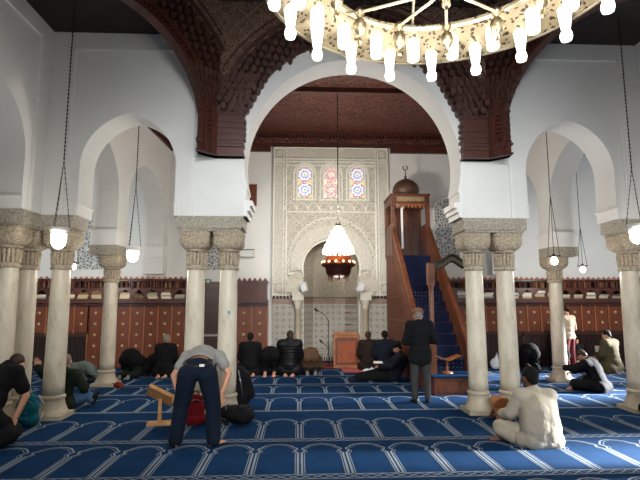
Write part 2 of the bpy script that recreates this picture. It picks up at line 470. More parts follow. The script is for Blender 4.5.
for s, nm in ((-1, 'left'), (1, 'right')):
    f2 = MB().box(0, 5.76, -.06, .02, 6.23, 6.78)
    o = f2.build('trim_8', M['wood_dark']); st(o)
    if s < 0: o.location = (CX-4.99, Y1+T, 0); o.rotation_euler = (0, 0, PI/2-th)
    else: o.location = (CX+4.69, YQ, 0); o.rotation_euler = (0, 0, -PI/2+th)

# dome over the square: drum ring and carved cupola
d = MB()
def octo(r, ang=R(22.5)): return [(CX+r/math.cos(R(22.5))*math.cos(ang+i*PI/4), 2.7+r/math.cos(R(22.5))*math.sin(ang+i*PI/4)) for i in range(8)]
lv = [(4.98, 6.7), (4.62, 6.72), (4.6, 6.86), (4.75, 6.9), (4.7, 7.6), (4.2, 8.6), (3.2, 9.5), (1.8, 10.1), (0.01, 10.3)]
rings = [[d._v((x, y, zz)) for x, y in octo(r)] for r, zz in lv]
for A, B in zip(rings, rings[1:]):
    for i in range(8): d._f([A[i], A[(i+1) % 8], B[(i+1) % 8], B[i]])
st(d.build('ceiling_dome', M['wood_dome']))
dr = MB()
for i in (0, 1, 2, 3, 4, 5, 6, 7):
    a = V8[i]; b2 = V8[(i+1) % 8]
    if i in (0, 6, 7): continue
    va = Vector((a[0], a[1], 0)); vb = Vector((b2[0], b2[1], 0)); n = (vb-va).normalized().cross(Vector((0, 0, 1)))
    P = [va, vb, vb+n*.1, va+n*.1]
    dr.prism([(p.x, p.y) for p in P], 6.2, 6.75, 'z')
st(dr.build('trim_9', M['wood_dark']))

# ---------------------------------------------------------------- cedar vault pieces: arches with stalactite tiers
def ring_seg(mb, r0, r1, y0, y1, zc, t0, t1, n=1):
    for i in range(n):
        a = t0+(t1-t0)*i/n; b = t0+(t1-t0)*(i+1)/n
        P = [(r0*math.cos(a), zc+r0*math.sin(a)), (r0*math.cos(b), zc+r0*math.sin(b)), (r1*math.cos(b), zc+r1*math.sin(b)), (r1*math.cos(a), zc+r1*math.sin(a))]
        mb.prism(P, y0, y1)
def muqarnas(r0, zc, half, zmin, tiers=4, step=.115, y_in=-.03, dy=-.055):
    """rows of hanging cells, staggered like brickwork and stepping forward tier by tier"""
    m = MB(); du, dz = .118, .112; row = 0; z = zmin+.02; zt = zc+r0+tiers*step+.2
    while z < zt:
        n = int(half/du)+1
        for i in range(-n, n+1):
            u = (i+.5*(row % 2))*du; r = math.hypot(u, z-zc) if z > zc else abs(u)
            if abs(u) > half-.05 or r < r0-.01 or r > r0+tiers*step+.02: continue
            k = (r-r0)/step; yf = y_in+dy*(k+.75); w = du*.36
            P = [(u-w, z), (u-w*.7, z-.035), (u, z-.06), (u+w*.7, z-.035), (u+w, z), (u+w, z+.05), (u-w, z+.05)]
            m.prism(P, yf, 0)
        z += dz; row += 1
    N = 48
    for k in range(tiers):
        r = r0+k*step; yb = min(-.004, y_in+dy*(k-.6))
        for i in range(N):
            a, b = PI*i/N, PI*(i+1)/N; mm = (a+b)/2
            if abs(r*math.cos(mm)) > half or zc+r*math.sin(mm) < zmin: continue
            ring_seg(m, r+.02, r+step+.02, yb, .0, zc, a, b)
    return m
def panel_above(r, zc, half, zmin, ztop, y, yb=.0):
    """flat carved field above an arc"""
    m = MB(); N = 40; prev = None; xs = [-half+2*half*i/N for i in range(N+1)]
    def zl(u):
        return max(zmin, zc+math.sqrt(max(r*r-u*u, 0))) if abs(u) < r else zmin
    for a, b in zip(xs, xs[1:]):
        if min(zl(a), zl(b)) >= ztop: continue
        m.prism([(a, min(zl(a), ztop)), (b, min(zl(b), ztop)), (b, ztop), (a, ztop)], y, yb)
    return m
def vault_arch(label, loc, rz, L, r0, zc, open_arch):
    t = thing('cedar_vault_arch', label, 'wooden vault', loc, rz, 'carved cedar arches of the octagonal vault')
    h = L/2
    if open_arch:
        rim = MB()
        for a, b, y0, y1 in ((r0, r0+.04, -.2, -.02), (r0+.04, r0+.13, -.13, -.02), (r0+.13, r0+.2, -.2, -.02)):
            ring_seg(rim, a, b, y0, y1, zc, 0, PI, 44)
            for s in (-1, 1): rim.box(*sorted((s*a, s*b)), y0, y1, 4.14, zc)
        o = rim.build('rim', M['wood_dark'], t)
        dn = MB()
        for i in range(72):
            a = PI*(i+.2)/72; ring_seg(dn, r0+.05, r0+.125, -.18, -.13, zc, a, a+PI/72*.55)
        for s in (-1, 1):
            dn.box(*sorted((s*(r0+.05), s*(r0+.125))), -.15, -.13, zc-.2, zc+.02)
        ring_seg(dn, r0+.07, r0+.11, -.14, -.13, zc, 0, PI, 44); dn.build('dentil_row', M['wood_dark'], t)
        r1 = r0+.2
        back = MB(); back_p = panel_above(r0+.19, zc, h, zc, 6.6, -.02); back_p.build('back_board', M['wood_dark'], t)
    else: r1 = r0
    muqarnas(r1, zc, h-.02, 4.9).build('stalactite_tiers', M['wood_muq'], t)
    panel_above(r1+.44, zc, h-.1, 5.42, 6.72, -.27).build('carved_field', M['wood_panel_l'], t)
    bd = MB(); N = 60
    for i in range(N):
        a, b = PI*i/N, PI*(i+1)/N; mm = (a+b)/2; rr = r1+.46
        if abs(rr*math.cos(mm)) > h-.12 or zc+rr*math.sin(mm) < 5.4: continue
        ring_seg(bd, rr, rr+.05, -.31, -.25, zc, a, b)
        ring_seg(bd, rr+.16, rr+.18, -.29, -.25, zc, a, b) if abs((rr+.17)*math.cos(mm)) < h-.12 else None
    bd.build('border_moulding', M['wood_muq'], t)
    return t
vault_arch('dark carved cedar stalactite arch above the big white central arch', (CX, Y1-.002, 0), 0, 4.58, 1.82, 4.35, False)
vault_arch('open cedar squinch arch with dentilled rim, cutting the upper left corner', (CX-3.64, 6.35, 0), PI/4, 3.82, 1.58, 4.5, True)
vault_arch('open cedar squinch arch with dentilled rim, behind the right side of the ring chandelier', (CX+3.64, 6.35, 0), -PI/4, 3.82, 1.58, 4.5, True)

def corbel(sx, label):
    t = thing('cedar_corbel', label, 'wooden corbel', (CX+sx*2.29, Y1, 4.12), 0, 'cedar corbels at the foot of the vault')
    def plan(o, a=.48, b=.31):
        k = o*math.tan(R(22.5))
        pts = [(.0+a, .0), (a, -o), (k, -o), (k-(b+k)*.7071, -o-(b+k)*.7071), (-b*.7071, -b*.7071), (0, 0)]
        return [(-sx*x, y) for x, y in pts]
    m = MB(); m.prism(plan(.14), 0, .74, 'z'); m.build('block', M['wood_dark'], t)
    m = MB(); m.prism(plan(.17, .5, .33), .15, .19, 'z'); m.prism(plan(.155, .49, .32), .21, .23, 'z'); m.prism(plan(.17, .5, .33), 0, .03, 'z'); m.prism(plan(.16, .5, .32), .7, .74, 'z')
    for k in range(4):
        m.prism(plan(.15, .48+.035, .31), .27+k*.1, .27+k*.1+.05, 'z')
    m.build('moulding', M['wood_muq'], t)
    m = MB()
    for k in range(5):
        o = .15+.03*k; a = .5+.05*k; b = .3+.05*k; z0 = .74+.12*k
        m.prism(plan(o-.03, a, b), z0, z0+.13, 'z')
        kk = o*math.tan(R(22.5)); n1 = int((a-kk)/.1)
        for i in range(n1+1):
            x = kk+(a-kk)*(i+.5*(k % 2))/(n1+.5)
            if x > a: continue
            xx = -sx*x; m.prism([(xx-.035, z0+.03), (xx, z0-.05), (xx+.035, z0+.03), (xx+.035, z0+.12), (xx-.035, z0+.12)], -o-.02, -o+.05)
        n2 = int(b/.09)+1
        for i in range(n2):
            d = (b)*(i+.5)/n2; px, py = kk-d*.7071, -o-d*.7071
            Tm = Matrix.Translation((-sx*px, py, 0)) @ Matrix.Rotation(sx*-PI/4, 4, 'Z')
            m.prism([(-.032, z0+.03), (0, z0-.05), (.032, z0+.03), (.032, z0+.12), (-.032, z0+.12)], -.02, .05, mat=Tm)
    m.build('stalactite_tiers', M['wood_muq'], t)
corbel(-1, 'block cedar corbel hanging on the white wall left of the central arch')
corbel(1, 'block cedar corbel hanging on the white wall right of the central arch')

# ---------------------------------------------------------------- columns
def column(x, y, label, z_top=ZF0, rz=0):
    t = thing('marble_column', label, 'column', (x, y, 0), rz, 'marble columns of the prayer hall')
    b = MB()
    b.box(-.24, .24, -.24, .24, 0, .07); b.lathe([(.238, .07), (.236, .09), (.215, .12), (.192, .17), (.176, .23), (.168, .28), (.170, .29), (.18, .30), (.182, .32), (.178, .34), (.162, .35), (.15, .36), (.0, .36)], 28)
    b.build('base', M['marble_base'], t)
    s = MB(); s.lathe([(.0, .35), (.158, .35), (.157, .5), (.155, 1.0), (.145, 2.0), (.138, 2.3), (.138, 2.34), (.0, 2.34)], 28); s.build('shaft', M['marble'], t)
    c = MB(); c.lathe([(.15, 2.3), (.165, 2.31), (.17, 2.34), (.15, 2.36), (.145, 2.38)], 28)
    for i in range(16):
        a = 2*PI*i/16; c.cap((.14*math.cos(a), .14*math.sin(a), 2.39), (.15*math.cos(a), .15*math.sin(a), 2.56), .026, .03, 6)
    c.lathe([(.14, 2.36), (.14, 2.6), (.172, 2.6), (.178, 2.63), (.165, 2.65)], 28)
    c.build('necking', M['capital'], t)
    k = MB()
    lv = [(.16, 2.62), (.2, 2.65), (.228, 2.70), (.236, 2.76), (.236, 2.84), (.228, 2.85), (.24, 2.87), (.242, z_top)]
    def sq(r, f):  # rounded square ring blending from circle to square
        P = []
        for i in range(32):
            a = 2*PI*i/32+PI/32; s_ = 1/max(abs(math.cos(a)), abs(math.sin(a)))
            q = r*((1-f)+f*min(s_, 1.3)); P.append((q*math.cos(a), q*math.sin(a)))
        return P
    rings = [[k._v((px, py, z)) for px, py in sq(r, f)] for (r, z), f in zip(lv, (0, .6, .9, 1, 1, 1, 1, 1))]
    for A, B in zip(rings, rings[1:]):
        for i in range(32): k._f([A[i], A[(i+1) % 32], B[(i+1) % 32], B[i]], True)
    k._f(rings[0][::-1]); k._f(rings[-1])
    k.build('capital', M['capital'], t)
    return t
col0 = column(-1.67, 7.96, 'marble column left of the paired pillars beside the bending person, behind his back')
specs = [(-1.14, 7.96, 'marble column right of its pair behind the bending person, a small blue sticker on its shaft'),
 (2.96, 7.98, 'marble column left of its pair between the standing person and the robed person, ochre stain on shaft'),
 (3.49, 7.98, 'marble column right of its pair just behind the robed sitting person'),
 (-3.83, 7.96, 'marble column at left with a lit bell lamp hanging before its capital'),
 (-4.36, 7.96, 'marble column second from the left edge, directly left of the one behind the hanging bell lamp'),
 (-4.36, 7.44, 'marble column at the very left edge of the photo'),
 (5.66, 7.98, 'large marble column cut by the right edge of the photo'),
 (6.18, 7.98, 'marble column standing outward of the large right edge column'),
 (6.18, 7.44, 'marble column standing towards the viewer beside the right edge column pair'),
 (-4.13, 10.87, 'lone marble column farther back at left, in front of the wooden cabinets'),
 (5.93, 10.87, 'lone marble column farther back at right with sunlight along its right side'),
 (-4.36, 5.26, 'marble column of the left side arcade, the one of its pair closer to the mihrab'), (-4.36, 4.75, 'marble column of the left side arcade, the one of its pair closer to the viewer'),
 (6.18, 5.26, 'marble column of the right side arcade, the one of its pair closer to the mihrab'), (6.18, 4.75, 'marble column of the right side arcade, the one of its pair closer to the viewer')]
for x, y, lb in specs:
    c_ = dup(col0, (x, y, 0), random.uniform(0, .01), lb)
    if y > 10: c_.scale = (1, 1, .96)
tag(MB().box(-.02, .02, -.002, .002, -.03, .03).build('sticker', plain('blue sticker', (90, 140, 170)), None, (-1.1, 7.81, 1.62)), 'small blue sticker on the right marble column of the left pair', 'sticker')

# ---------------------------------------------------------------- prayer carpet
ROWS = [(3.95, 5.14, 1.1), (5.3, 6.47, 1.06), (6.62, 8.18, 1.05), (8.26, 9.66, 1.08), (9.74, 10.74, .86), (10.8, 11.92, .98), (11.98, 12.95, .85)]
cw = MB(); W = .535; X0 = .03
def strip(pts, w, z=.006):
    pts = [Vector((p[0], p[1], 0)) for p in pts]; L = []; n = len(pts)
    for i, p in enumerate(pts):
        d = ((pts[min(i+1, n-1)]-pts[max(i-1, 0)])).normalized(); k = Vector((-d.y, d.x, 0))*w/2; L.append((p+k, p-k))
    vs = [(cw._v((a.x, a.y, z)), cw._v((b.x, b.y, z))) for a, b in L]
    for (a, b), (c_, d_) in zip(vs, vs[1:]): cw._f([a, b, d_, c_])
PROF = [(.245, .0), (.245, .66), (.212, .71), (.212, .755), (.238, .785), (.232, .83), (.19, .87), (.165, .925), (.10, .972), (0, 1.0)]
xr = (-17, 18)
for y0, y1, ch in ROWS:
    far = y0 > 8
    w = .024 if not far else .03
    for i in range(*xr):
        c_ = X0+W*(i+.5)
        if c_ < -8.9 or c_ > 10.7: continue
        p = [(c_-u, y0+v*ch) for u, v in PROF]+[(c_+u, y0+v*ch) for u, v in PROF[::-1][1:]]
        strip(p, w)
        if not far:
            p2 = [(c_-(u-.03), y0+v*(ch-.035)) for u, v in PROF[:-1]]+[(c_, y0+ch-.035)]+[(c_+(u-.03), y0+v*(ch-.035)) for u, v in PROF[::-1][1:]]
            strip(p2, .009)
def band(y0, y1, fine):
    cw.mi = 0
    for yy, w in ((y0+.012, .016), (y1-.012, .016)): strip([(-9.1, yy), (10.9, yy)], w, .0065)
    n = 160; p = 20/n
    if not fine: cw.mi = 1; strip([(-9.1, (y0+y1)/2), (10.9, (y0+y1)/2)], y1-y0-.03, .004); cw.mi = 0
    ym = (y0+y1)/2; h = (y1-y0)/2-.025
    a = []; b = []
    for i in range(n+1):
        s = 1 if i % 2 else -1; a.append((-9.1+i*p, ym+s*h)); b.append((-9.1+i*p, ym-s*h))
    strip(a, .016, .0062); strip(b, .016, .0064)
band(5.14, 5.29, True); band(6.47, 6.61, True); band(8.18, 8.26, True); band(9.66, 9.74, False); band(10.74, 10.8, False); band(11.92, 11.98, False); band(12.95, 13.0, False); band(3.8, 3.94, True)
cw.mi = 2; cw.quad((-9.1, 2.6, .003), (10.9, 2.6, .003), (10.9, 13.2, .003), (-9.1, 13.2, .003)); cw.mi = 0
pc = cw.build('prayer_carpet', [M['carpet_line'], M['carpet_mid'], M['carpet_blue']]); tag(pc, 'royal blue prayer carpet with pale rows of woven prayer niches', 'carpet')
# ---------------------------------------------------------------- mihrab wall panel
mi = thing('mihrab', 'tall ivory carved stucco mihrab panel with scalloped horseshoe niche and mosaic dado', 'mihrab', (XM, YQ, 0))
HW = 1.71; ZT = 6.36; ZD = 1.94
def hs_ring(mb, r0, r1, y0, y1, zc, t0=-.25, n=44):
    for i in range(n):
        a = t0+(PI-2*t0)*i/n; b = t0+(PI-2*t0)*(i+1)/n
        mb.prism([(r0*math.cos(a), zc+r0*math.sin(a)), (r0*math.cos(b), zc+r0*math.sin(b)), (r1*math.cos(b), zc+r1*math.sin(b)), (r1*math.cos(a), zc+r1*math.sin(a))], y0, y1)
m = MB()
nzl = [(x-XM, z) for x, z in nz]
top = [p for p in nzl if p[1] > ZD]
m.prism([(-HW, ZD), (-.8, ZD)]+top+[(.8, ZD), (HW, ZD), (HW, ZT), (-HW, ZT)], -.07, 0)
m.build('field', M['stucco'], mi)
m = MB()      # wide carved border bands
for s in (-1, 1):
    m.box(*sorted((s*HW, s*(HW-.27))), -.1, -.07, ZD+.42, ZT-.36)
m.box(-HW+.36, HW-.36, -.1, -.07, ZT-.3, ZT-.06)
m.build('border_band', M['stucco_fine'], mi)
m = MB()      # plain ribs
for x in (HW, HW-.29, HW-.37):
    for s in (-1, 1): m.box(*sorted((s*x, s*(x-.03))), -.125, -.06, ZD, ZT)
for z in (ZT, ZT-.34, ZT-.42): m.box(-HW, HW, -.125, -.06, z-.03, z)
for s in (-1, 1):
    for zz in (ZD+.02, ZD+.38): m.box(*sorted((s*HW, s*(HW-.3))), -.12, -.06, zz, zz+.03)
    for zz in (ZT-.19, ZD+.21):
        for k in range(8):
            a = k*PI/4; m.cbox((s*(HW-.17)+.07*math.cos(a), -.1, zz+.07*math.sin(a)), (.035, .05, .035))
        hs = MB
        m.cbox((s*(HW-.17), -.1, zz), (.05, .06, .05))
# frame round the big arch
for x in (1.33,):
    for s in (-1, 1): m.box(*sorted((s*x, s*(x-.03))), -.12, -.06, ZD+.35, 4.42)
m.box(-1.33, 1.33, -.12, -.06, 4.39, 4.42); m.box(-1.33, 1.33, -.12, -.06, 5.86-.06, 5.86-.03)
m.build('rib', M['stucco_rib'], mi)
m = MB()      # archivolt
hs_ring(m, .84, 1.2, -.13, -.05, 2.8, -.12)
m.build('archivolt', M['stucco_fine'], mi)
m = MB()
for i in range(31):   # scalloped outer edge
    a = -.2+(PI+.4)*i/30; cx_, cz = 1.22*math.cos(a), 2.86+1.32*math.sin(a) if math.sin(a) > 0 else 2.86+1.22*math.sin(a)
    for k in range(6):
        b = a-PI/2+PI*k/5; b2 = a-PI/2+PI*(k+1)/5
        if k < 5: m.tube([(cx_+.065*math.cos(b), -.12, cz+.065*math.sin(b)), (cx_+.065*math.cos(b2), -.12, cz+.065*math.sin(b2))], .026, 6)
m.build('scalloped_edge', M['stucco_rib'], mi)
m = MB(); hs_ring(m, .815, .85, -.15, -.05, 2.74, -.27); m.build('inner_edge', M['stucco_rib'], mi)
for wx, mat in ((-1.03, 'glass_blue'), (0.0, 'glass_rose'), (1.03, 'glass_blue')):
    w = MB(); P = [(-.2, 0), (.2, 0)]+[(.2*math.cos(PI*i/14), .72+.2*math.sin(PI*i/14)) for i in range(15)]
    w.prism(P, -.02, 0); o = w.build('stained_glass', M[mat], mi, (wx*.76, -.075, 4.84)); o['label'] = 'blue rosette stained glass' if mat == 'glass_blue' else 'rose and green stained glass'
    f = MB()
    for r0, r1, dy in ((.21, .25, .05), (.30, .34, .06)):
        for i in range(14):
            a, b = PI*i/14, PI*(i+1)/14
            f.prism([(r0*math.cos(a), .72+r0*math.sin(a)), (r0*math.cos(b), .72+r0*math.sin(b)), (r1*math.cos(b), .72+r1*math.sin(b)), (r1*math.cos(a), .72+r1*math.sin(a))], -dy, 0)
        for s in (-1, 1): f.box(*sorted((s*r0, s*r1)), -dy, 0, -.06, .72)
    for i in range(12):
        a = PI*(i+.5)/12; f.ell((.275*math.cos(a), -.04, .72+.275*math.sin(a)), .028, 6, 4)
    f.box(-.36, .36, -.06, 0, -.09, -.05)
    f.build('window_surround', M['stucco_rib'], mi, (wx*.76, -.07, 4.84))
m = MB()      # row of small blind arches
for i in range(8):
    x = -1.19+i*.34
    for k in range(8):
        a, b = PI*k/8, PI*(k+1)/8
        m.tube([(x+.13*math.cos(a), -.08, 4.55+.13*math.sin(a)*1.1), (x+.13*math.cos(b), -.08, 4.55+.13*math.sin(b)*1.1)], .012, 4)
    m.cbox((x-.17, -.08, 4.52), (.05, .05, .12))
m.build('blind_arcade', M['stucco_rib'], mi)
for s in (-1, 1):
    m = MB(); m.box(*sorted((s*.82, s*HW)), -.06, 0, 0, ZD-.22); m.build('mosaic_dado', M['zellij'], mi)
    m = MB(); m.box(*sorted((s*.82, s*HW)), -.07, 0, ZD-.22, ZD-.07); m.build('mosaic_band', M['zellij_band'], mi)
    m = MB(); m.box(*sorted((s*.82, s*HW)), -.072, 0, ZD-.07, ZD-.06)
    for i in range(9): m.box(s*.86+s*i*.1-.03, s*.86+s*i*.1+.03, -.08, 0, ZD-.07, ZD)
    m.build('crenel_row', M['iron'], mi)
# niche: five-sided recess and ribbed half dome
m = MB(); D = .95
seg = [(-.84, .3), (-.84, .55), (-.5, D), (.5, D), (.84, .55), (.84, .3)]
def apse(mb, z0, z1):
    for a, b in zip(seg, seg[1:]): mb.quad((a[0], a[1], z0), (b[0], b[1], z0), (b[0], b[1], z1), (a[0], a[1], z1))
apse(m, .0, 1.72); m.build('niche_mosaic', M['zellij'], mi)
m = MB(); apse(m, 1.72, 1.86); m.build('niche_band', M['zellij_band'], mi)
m = MB()
for a, b in zip(seg, seg[1:]):
    n = int((Vector(b)-Vector(a)).length/.075)
    for i in range(n):
        p = Vector(a).lerp(Vector(b), (i+.5)/n); m.cbox((p.x, p.y-.01, .06), (.035, .035, .1)); m.cbox((p.x, p.y-.01, 1.9), (.035, .03, .06))
m.build('niche_crenel', M['iron'], mi)
m = MB(); apse(m, 1.86, 2.75)
for i in range(10):     # half dome
    for a, b in zip(seg, seg[1:]):
        t0, t1 = PI/2*i/10, PI/2*(i+1)/10
        def q(p, t): return (p[0]*math.cos(t), .3+(p[1]-.3)*math.cos(t), 2.75+.86*math.sin(t))
        m.quad(q(a, t0), q(b, t0), q(b, t1), q(a, t1))
for s in (-.5, 0, .5):
    m.box(s-.17, s+.17, D-.03, D, 2.0, 2.05); m.box(s-.17, s-.15, D-.03, D, 2, 2.5); m.box(s+.15, s+.17, D-.03, D, 2, 2.5)
m.build('niche_vault', carved('grey niche stucco', (168, 160, 142), (128, 120, 104), 12, .6, .8, .01, False), mi)
for s in (-1, 1):
    m = MB(); x = s*.97
    m.lathe([(.13, 0), (.13, .06), (.1, .1), (.085, .14), (.085, 1.55), (.1, 1.57), (.085, 1.6)], 18, (x, -.14, 0)); m.build('column', M['marble_base'], mi)
    m = MB(); m.lathe([(.09, 1.58), (.1, 1.66), (.14, 1.78), (.15, 1.84)], 16, (x, -.14, 0)); m.box(x-.16, x+.16, -.3, .02, 1.82, 2.0); m.box(x-.19, x+.19, -.32, .02, 2.0, 2.05); m.build('column_capital', M['stucco_plain'], mi)
    m = MB(); m.box(*sorted((s*.84, s*1.36)), -.13, -.04, 2.06, 2.42); m.build('arch_foot', M['stucco_fine'], mi)
st(MB().box(XM-.9, XM+.9, 14.0, 15.0, -.3, .001).build('floor_niche', M['carpet_blue']))
for s in (-1, 1):
    o = MB(); o.cbox((0, 0, 0), (.16, .14, .24)); o.cbox((0, .09, 0), (.04, .1, .05)); k = o.build('speaker', M['white_cloth'], None, (XM+s*.80, 13.6, 2.2)); k.rotation_euler = (.2, s*.25, s*.3)
    tag(k, 'small white loudspeaker at the %s foot of the mihrab arch' % ('left' if s < 0 else 'right'), 'speaker')
tag(MB().box(.15, 1.5, 13.15, 14.3, .012, .02).build('red_carpet', M['red_cloth']), 'dark red carpet in front of the mihrab niche', 'carpet')
tag(MB().box(-.26, .26, -.3, .3, 0, .015).build('prayer_mat', M['pink_mat'], None, (1.42, 12.72, .01)), 'dusty red mat lying before the wooden lectern', 'mat')

# lectern
t = thing('lectern', 'carved red wooden lectern standing before the mihrab niche', 'lectern', (1.32, 13.42, .012))
m = MB(); m.box(-.32, .32, -.22, .22, 0, .8); m.build('body', M['wood_red'], t)
m = MB(); m.box(-.36, .36, -.26, .26, .8, .85); m.box(-.36, .36, -.26, -.22, 0, .07)
for s in (-1, 1):
    m.box(*sorted((s*.36, s*.31)), -.25, -.2, 0, .82)
    m.lathe([(.03, 0), (.035, .04), (.015, .07), (.02, .1), (0, .12)], 8, (s*.33, -.2, .84))
for i in range(12): m.cbox((-.3+i*.055, -.24, .88), (.03, .03, .06))
m.build('frame', M['wood_mid'], t)
m = MB(); m.box(-.24, .24, -.235, -.215, .14, .7); m.build('front_panel', carved('carved lectern panel', (150, 72, 36), (92, 36, 18), 20, .8, .4, .01, False, (176, 96, 54)), t)
m = MB(); m.prism([(-.2, .86), (.2, .86), (.2, .88), (-.2, .96)], -.28, .28, 'x'); m.build('book_rest', M['wood_mid'], t)
t = thing('microphone_stand', 'thin black microphone stand with bent boom left of the lectern', 'microphone', (.86, 13.6, .012))
m = MB(); m.lathe([(.12, 0), (.12, .02), (.02, .04), (0, .04)], 16); m.tube([(0, 0, .03), (0, 0, 1.25)], .011, 6); m.build('pole', M['iron'], t)
m = MB(); m.tube([(0, 0, 1.2), (-.1, -.02, 1.4), (-.26, -.04, 1.5), (-.32, -.04, 1.52)], .009, 6); m.build('boom', M['iron'], t)
m = MB(); m.cap((-.32, -.04, 1.52), (-.38, -.05, 1.56), .028, .034, 8); m.build('microphone_head', M['black'], t)
m = MB(); m.tube([(0, 0, .5), (-.12, -.02, .6), (-.2, -.03, .66)], .008, 6); m.cap((-.2, -.03, .66), (-.24, -.03, .7), .025, .03, 8); m.build('lower_arm', M['black'], t)

# ---------------------------------------------------------------- cabinets along the qibla wall
PW = .39
ROS = {}
def wainscot(x0, x1, z0, rows, label, zt=1.68):
    t = thing('wood_wainscot', label, 'wood panelling', (x0, YQ, 0), 0)
    m = MB(); m.box(0, x1-x0, -.42, -.02, z0, zt); m.build('body', M['wood_shelf'], t)
    n = int(round((x1-x0)/PW)); w = (x1-x0)/n
    for i in range(n):
        m = MB(); m.box(i*w+.03, (i+1)*w-.03, -.45, -.42, z0+.03, zt-.04); p = m.build('panel', M['wood_red'], t)
        for k in range(rows):
            zz = zt-.2-k*.295
            if zz < z0+.05: break
            if 'r' not in ROS:
                r = MB(); r.lathe([(.0, -.03), (.016, -.028), (.024, -.012), (.038, -.008), (.04, 0)], 10, mat=Matrix.Rotation(PI/2, 4, 'X') @ Matrix.Scale(-1, 4, (0, 0, 1)))
                ro = ROS['r'] = r.build('rosette', M['rosette'], p)
            else: ro = ROS['r'].copy(); COL.objects.link(ro); ro.parent = p
            ro.location = ((i+.5)*w, -.45, zz)
    m = MB()
    for i in range(n+1): m.box(i*w-.012, i*w+.012, -.46, -.44, z0, zt)
    m.build('inlay', M['inlay'], t)
    m = MB(); m.box(0, x1-x0, -.5, -.02, zt, zt+.05); m.box(0, x1-x0, -.62, -.02, zt+.07, zt+.16); m.build('worktop', M['wood_dark'], t)
    return t
wainscot(-5.72, -2.72, 0, 5, 'red wood panelling with brass rosettes between the far left column and the paired columns')
wainscot(-9.1, -5.72, .93, 2, 'red wood panelling above the dark grille at far left')
wainscot(-1.72, -.84, 0, 5, 'narrow red wood panelling with rosettes directly left of the mihrab')
wainscot(3.75, 10.9, .93, 2, 'red wood panelling above the dark grille on the right side')
def grille(x0, x1, label):
    t = thing('radiator_grille', label, 'grille', (x0, YQ, 0))
    m = MB(); m.box(0, x1-x0, -.36, -.02, 0, .92); m.build('case', M['black'], t)
    m = MB(); m.box(0, x1-x0, -.42, -.36, .84, .93); m.box(0, x1-x0, -.42, -.36, 0, .1)
    for k in range(int((x1-x0)/1.3)+1): m.box(k*1.3, k*1.3+.07, -.42, -.36, 0, .9)
    m.build('frame', M['wood_grille'], t)
    m = MB()
    for i in range(int((x1-x0)/.07)): m.box(i*.07+.02, i*.07+.045, -.4, -.37, .1, .84)
    m.build('slats', M['wood_grille'], t)
grille(-9.1, -5.72, 'dark slatted grille below the panelling at far left')
grille(3.75, 10.9, 'dark slatted grille along the foot of the right wall')

def shelf(x0, x1, label, books=True, lower=True):
    t = thing('book_shelf', label, 'shelf', (x0, YQ, 0))
    L = x1-x0; N = int(round(L/.38)); w = L/N
    m = MB(); m.box(0, L, -.04, -.01, 1.84, 2.42)
    m.box(0, L, -.44, -.02, 1.84, 1.87); m.box(0, L, -.40, -.02, 2.14, 2.17); m.box(0, L, -.46, -.02, 2.36, 2.40)
    for xx in (0, L): m.box(xx-.03, xx+.03, -.42, -.02, 1.84, 2.42)
    m.build('carcass', M['wood_shelf'], t)
    m = MB()      # pointed niche fronts of the lower tier
    for i in range(N):
        c_ = (i+.5)*w; a = w/2-.035
        P = [(c_-w/2, 2.14), (c_-w/2, 1.87), (c_-a, 1.87), (c_-a, 1.97), (c_-a*.5, 2.05), (c_, 2.12), (c_+a*.5, 2.07), (c_+a, 1.97), (c_+a, 1.87), (c_+w/2, 1.87), (c_+w/2, 2.14)]
        m.prism(P, -.42, -.40)
        if i % 6 == 0: m.lathe([(.02, 0), (.028, .05), (.018, .1), (.03, .2), (.02, .27)], 8, (i*w, -.43, 2.16-.02))
    for i in range(int(L/.16)): m.lathe([(.012, 0), (.017, .06), (.01, .1), (.012, .18)], 6, (i*.16+.05, -.42, 2.17))
    m.build('arcade_front', M['wood_shelf'], t)
    m = MB(); k = int(L/.15); m.box(0, L, -.46, -.43, 2.395, 2.41)
    for i in range(k):
        c_ = (i+.5)*L/k; h_ = random.uniform(.8, 1.1); m.prism([(c_-.07, 2.40), (c_+.07, 2.40), (c_+.05, 2.40+.04*h_), (c_, 2.40+.09*h_), (c_-.05, 2.4+.04*h_)], -.46, -.43)
    m.build('crest', plain('worn painted crest', (168, 108, 84), .6, var=.25, scale=3), t)
    return N, w
NL, wL = shelf(-9.1, -2.72, 'long two tier book shelf with zigzag crest on the left qibla wall')
NR, wR = shelf(3.75, 10.9, 'long two tier book shelf with zigzag crest on the right qibla wall')
cab = thing('wall_cupboard', 'short dark wooden wall cupboard left of the mihrab', 'cupboard', (-1.72, YQ, 0))
m = MB(); m.box(0, .84, -.36, -.02, 1.84, 2.3); m.build('body', M['wood_dark'], cab)
for i in range(3):
    m = MB(); m.prism([(.05+i*.26, 1.88), (.27+i*.26, 1.88), (.27+i*.26, 2.1), (.16+i*.26, 2.22), (.05+i*.26, 2.1)], -.38, -.36); m.build('door', M['wood_shelf'], cab)
m = MB(); m.box(-.03, .87, -.4, -.02, 2.3, 2.36)
for i in range(6): m.prism([(i*.145, 2.36), (i*.145+.14, 2.36), (i*.145+.07, 2.46)], -.4, -.37)
m.build('crest', M['wood_shelf'], cab)

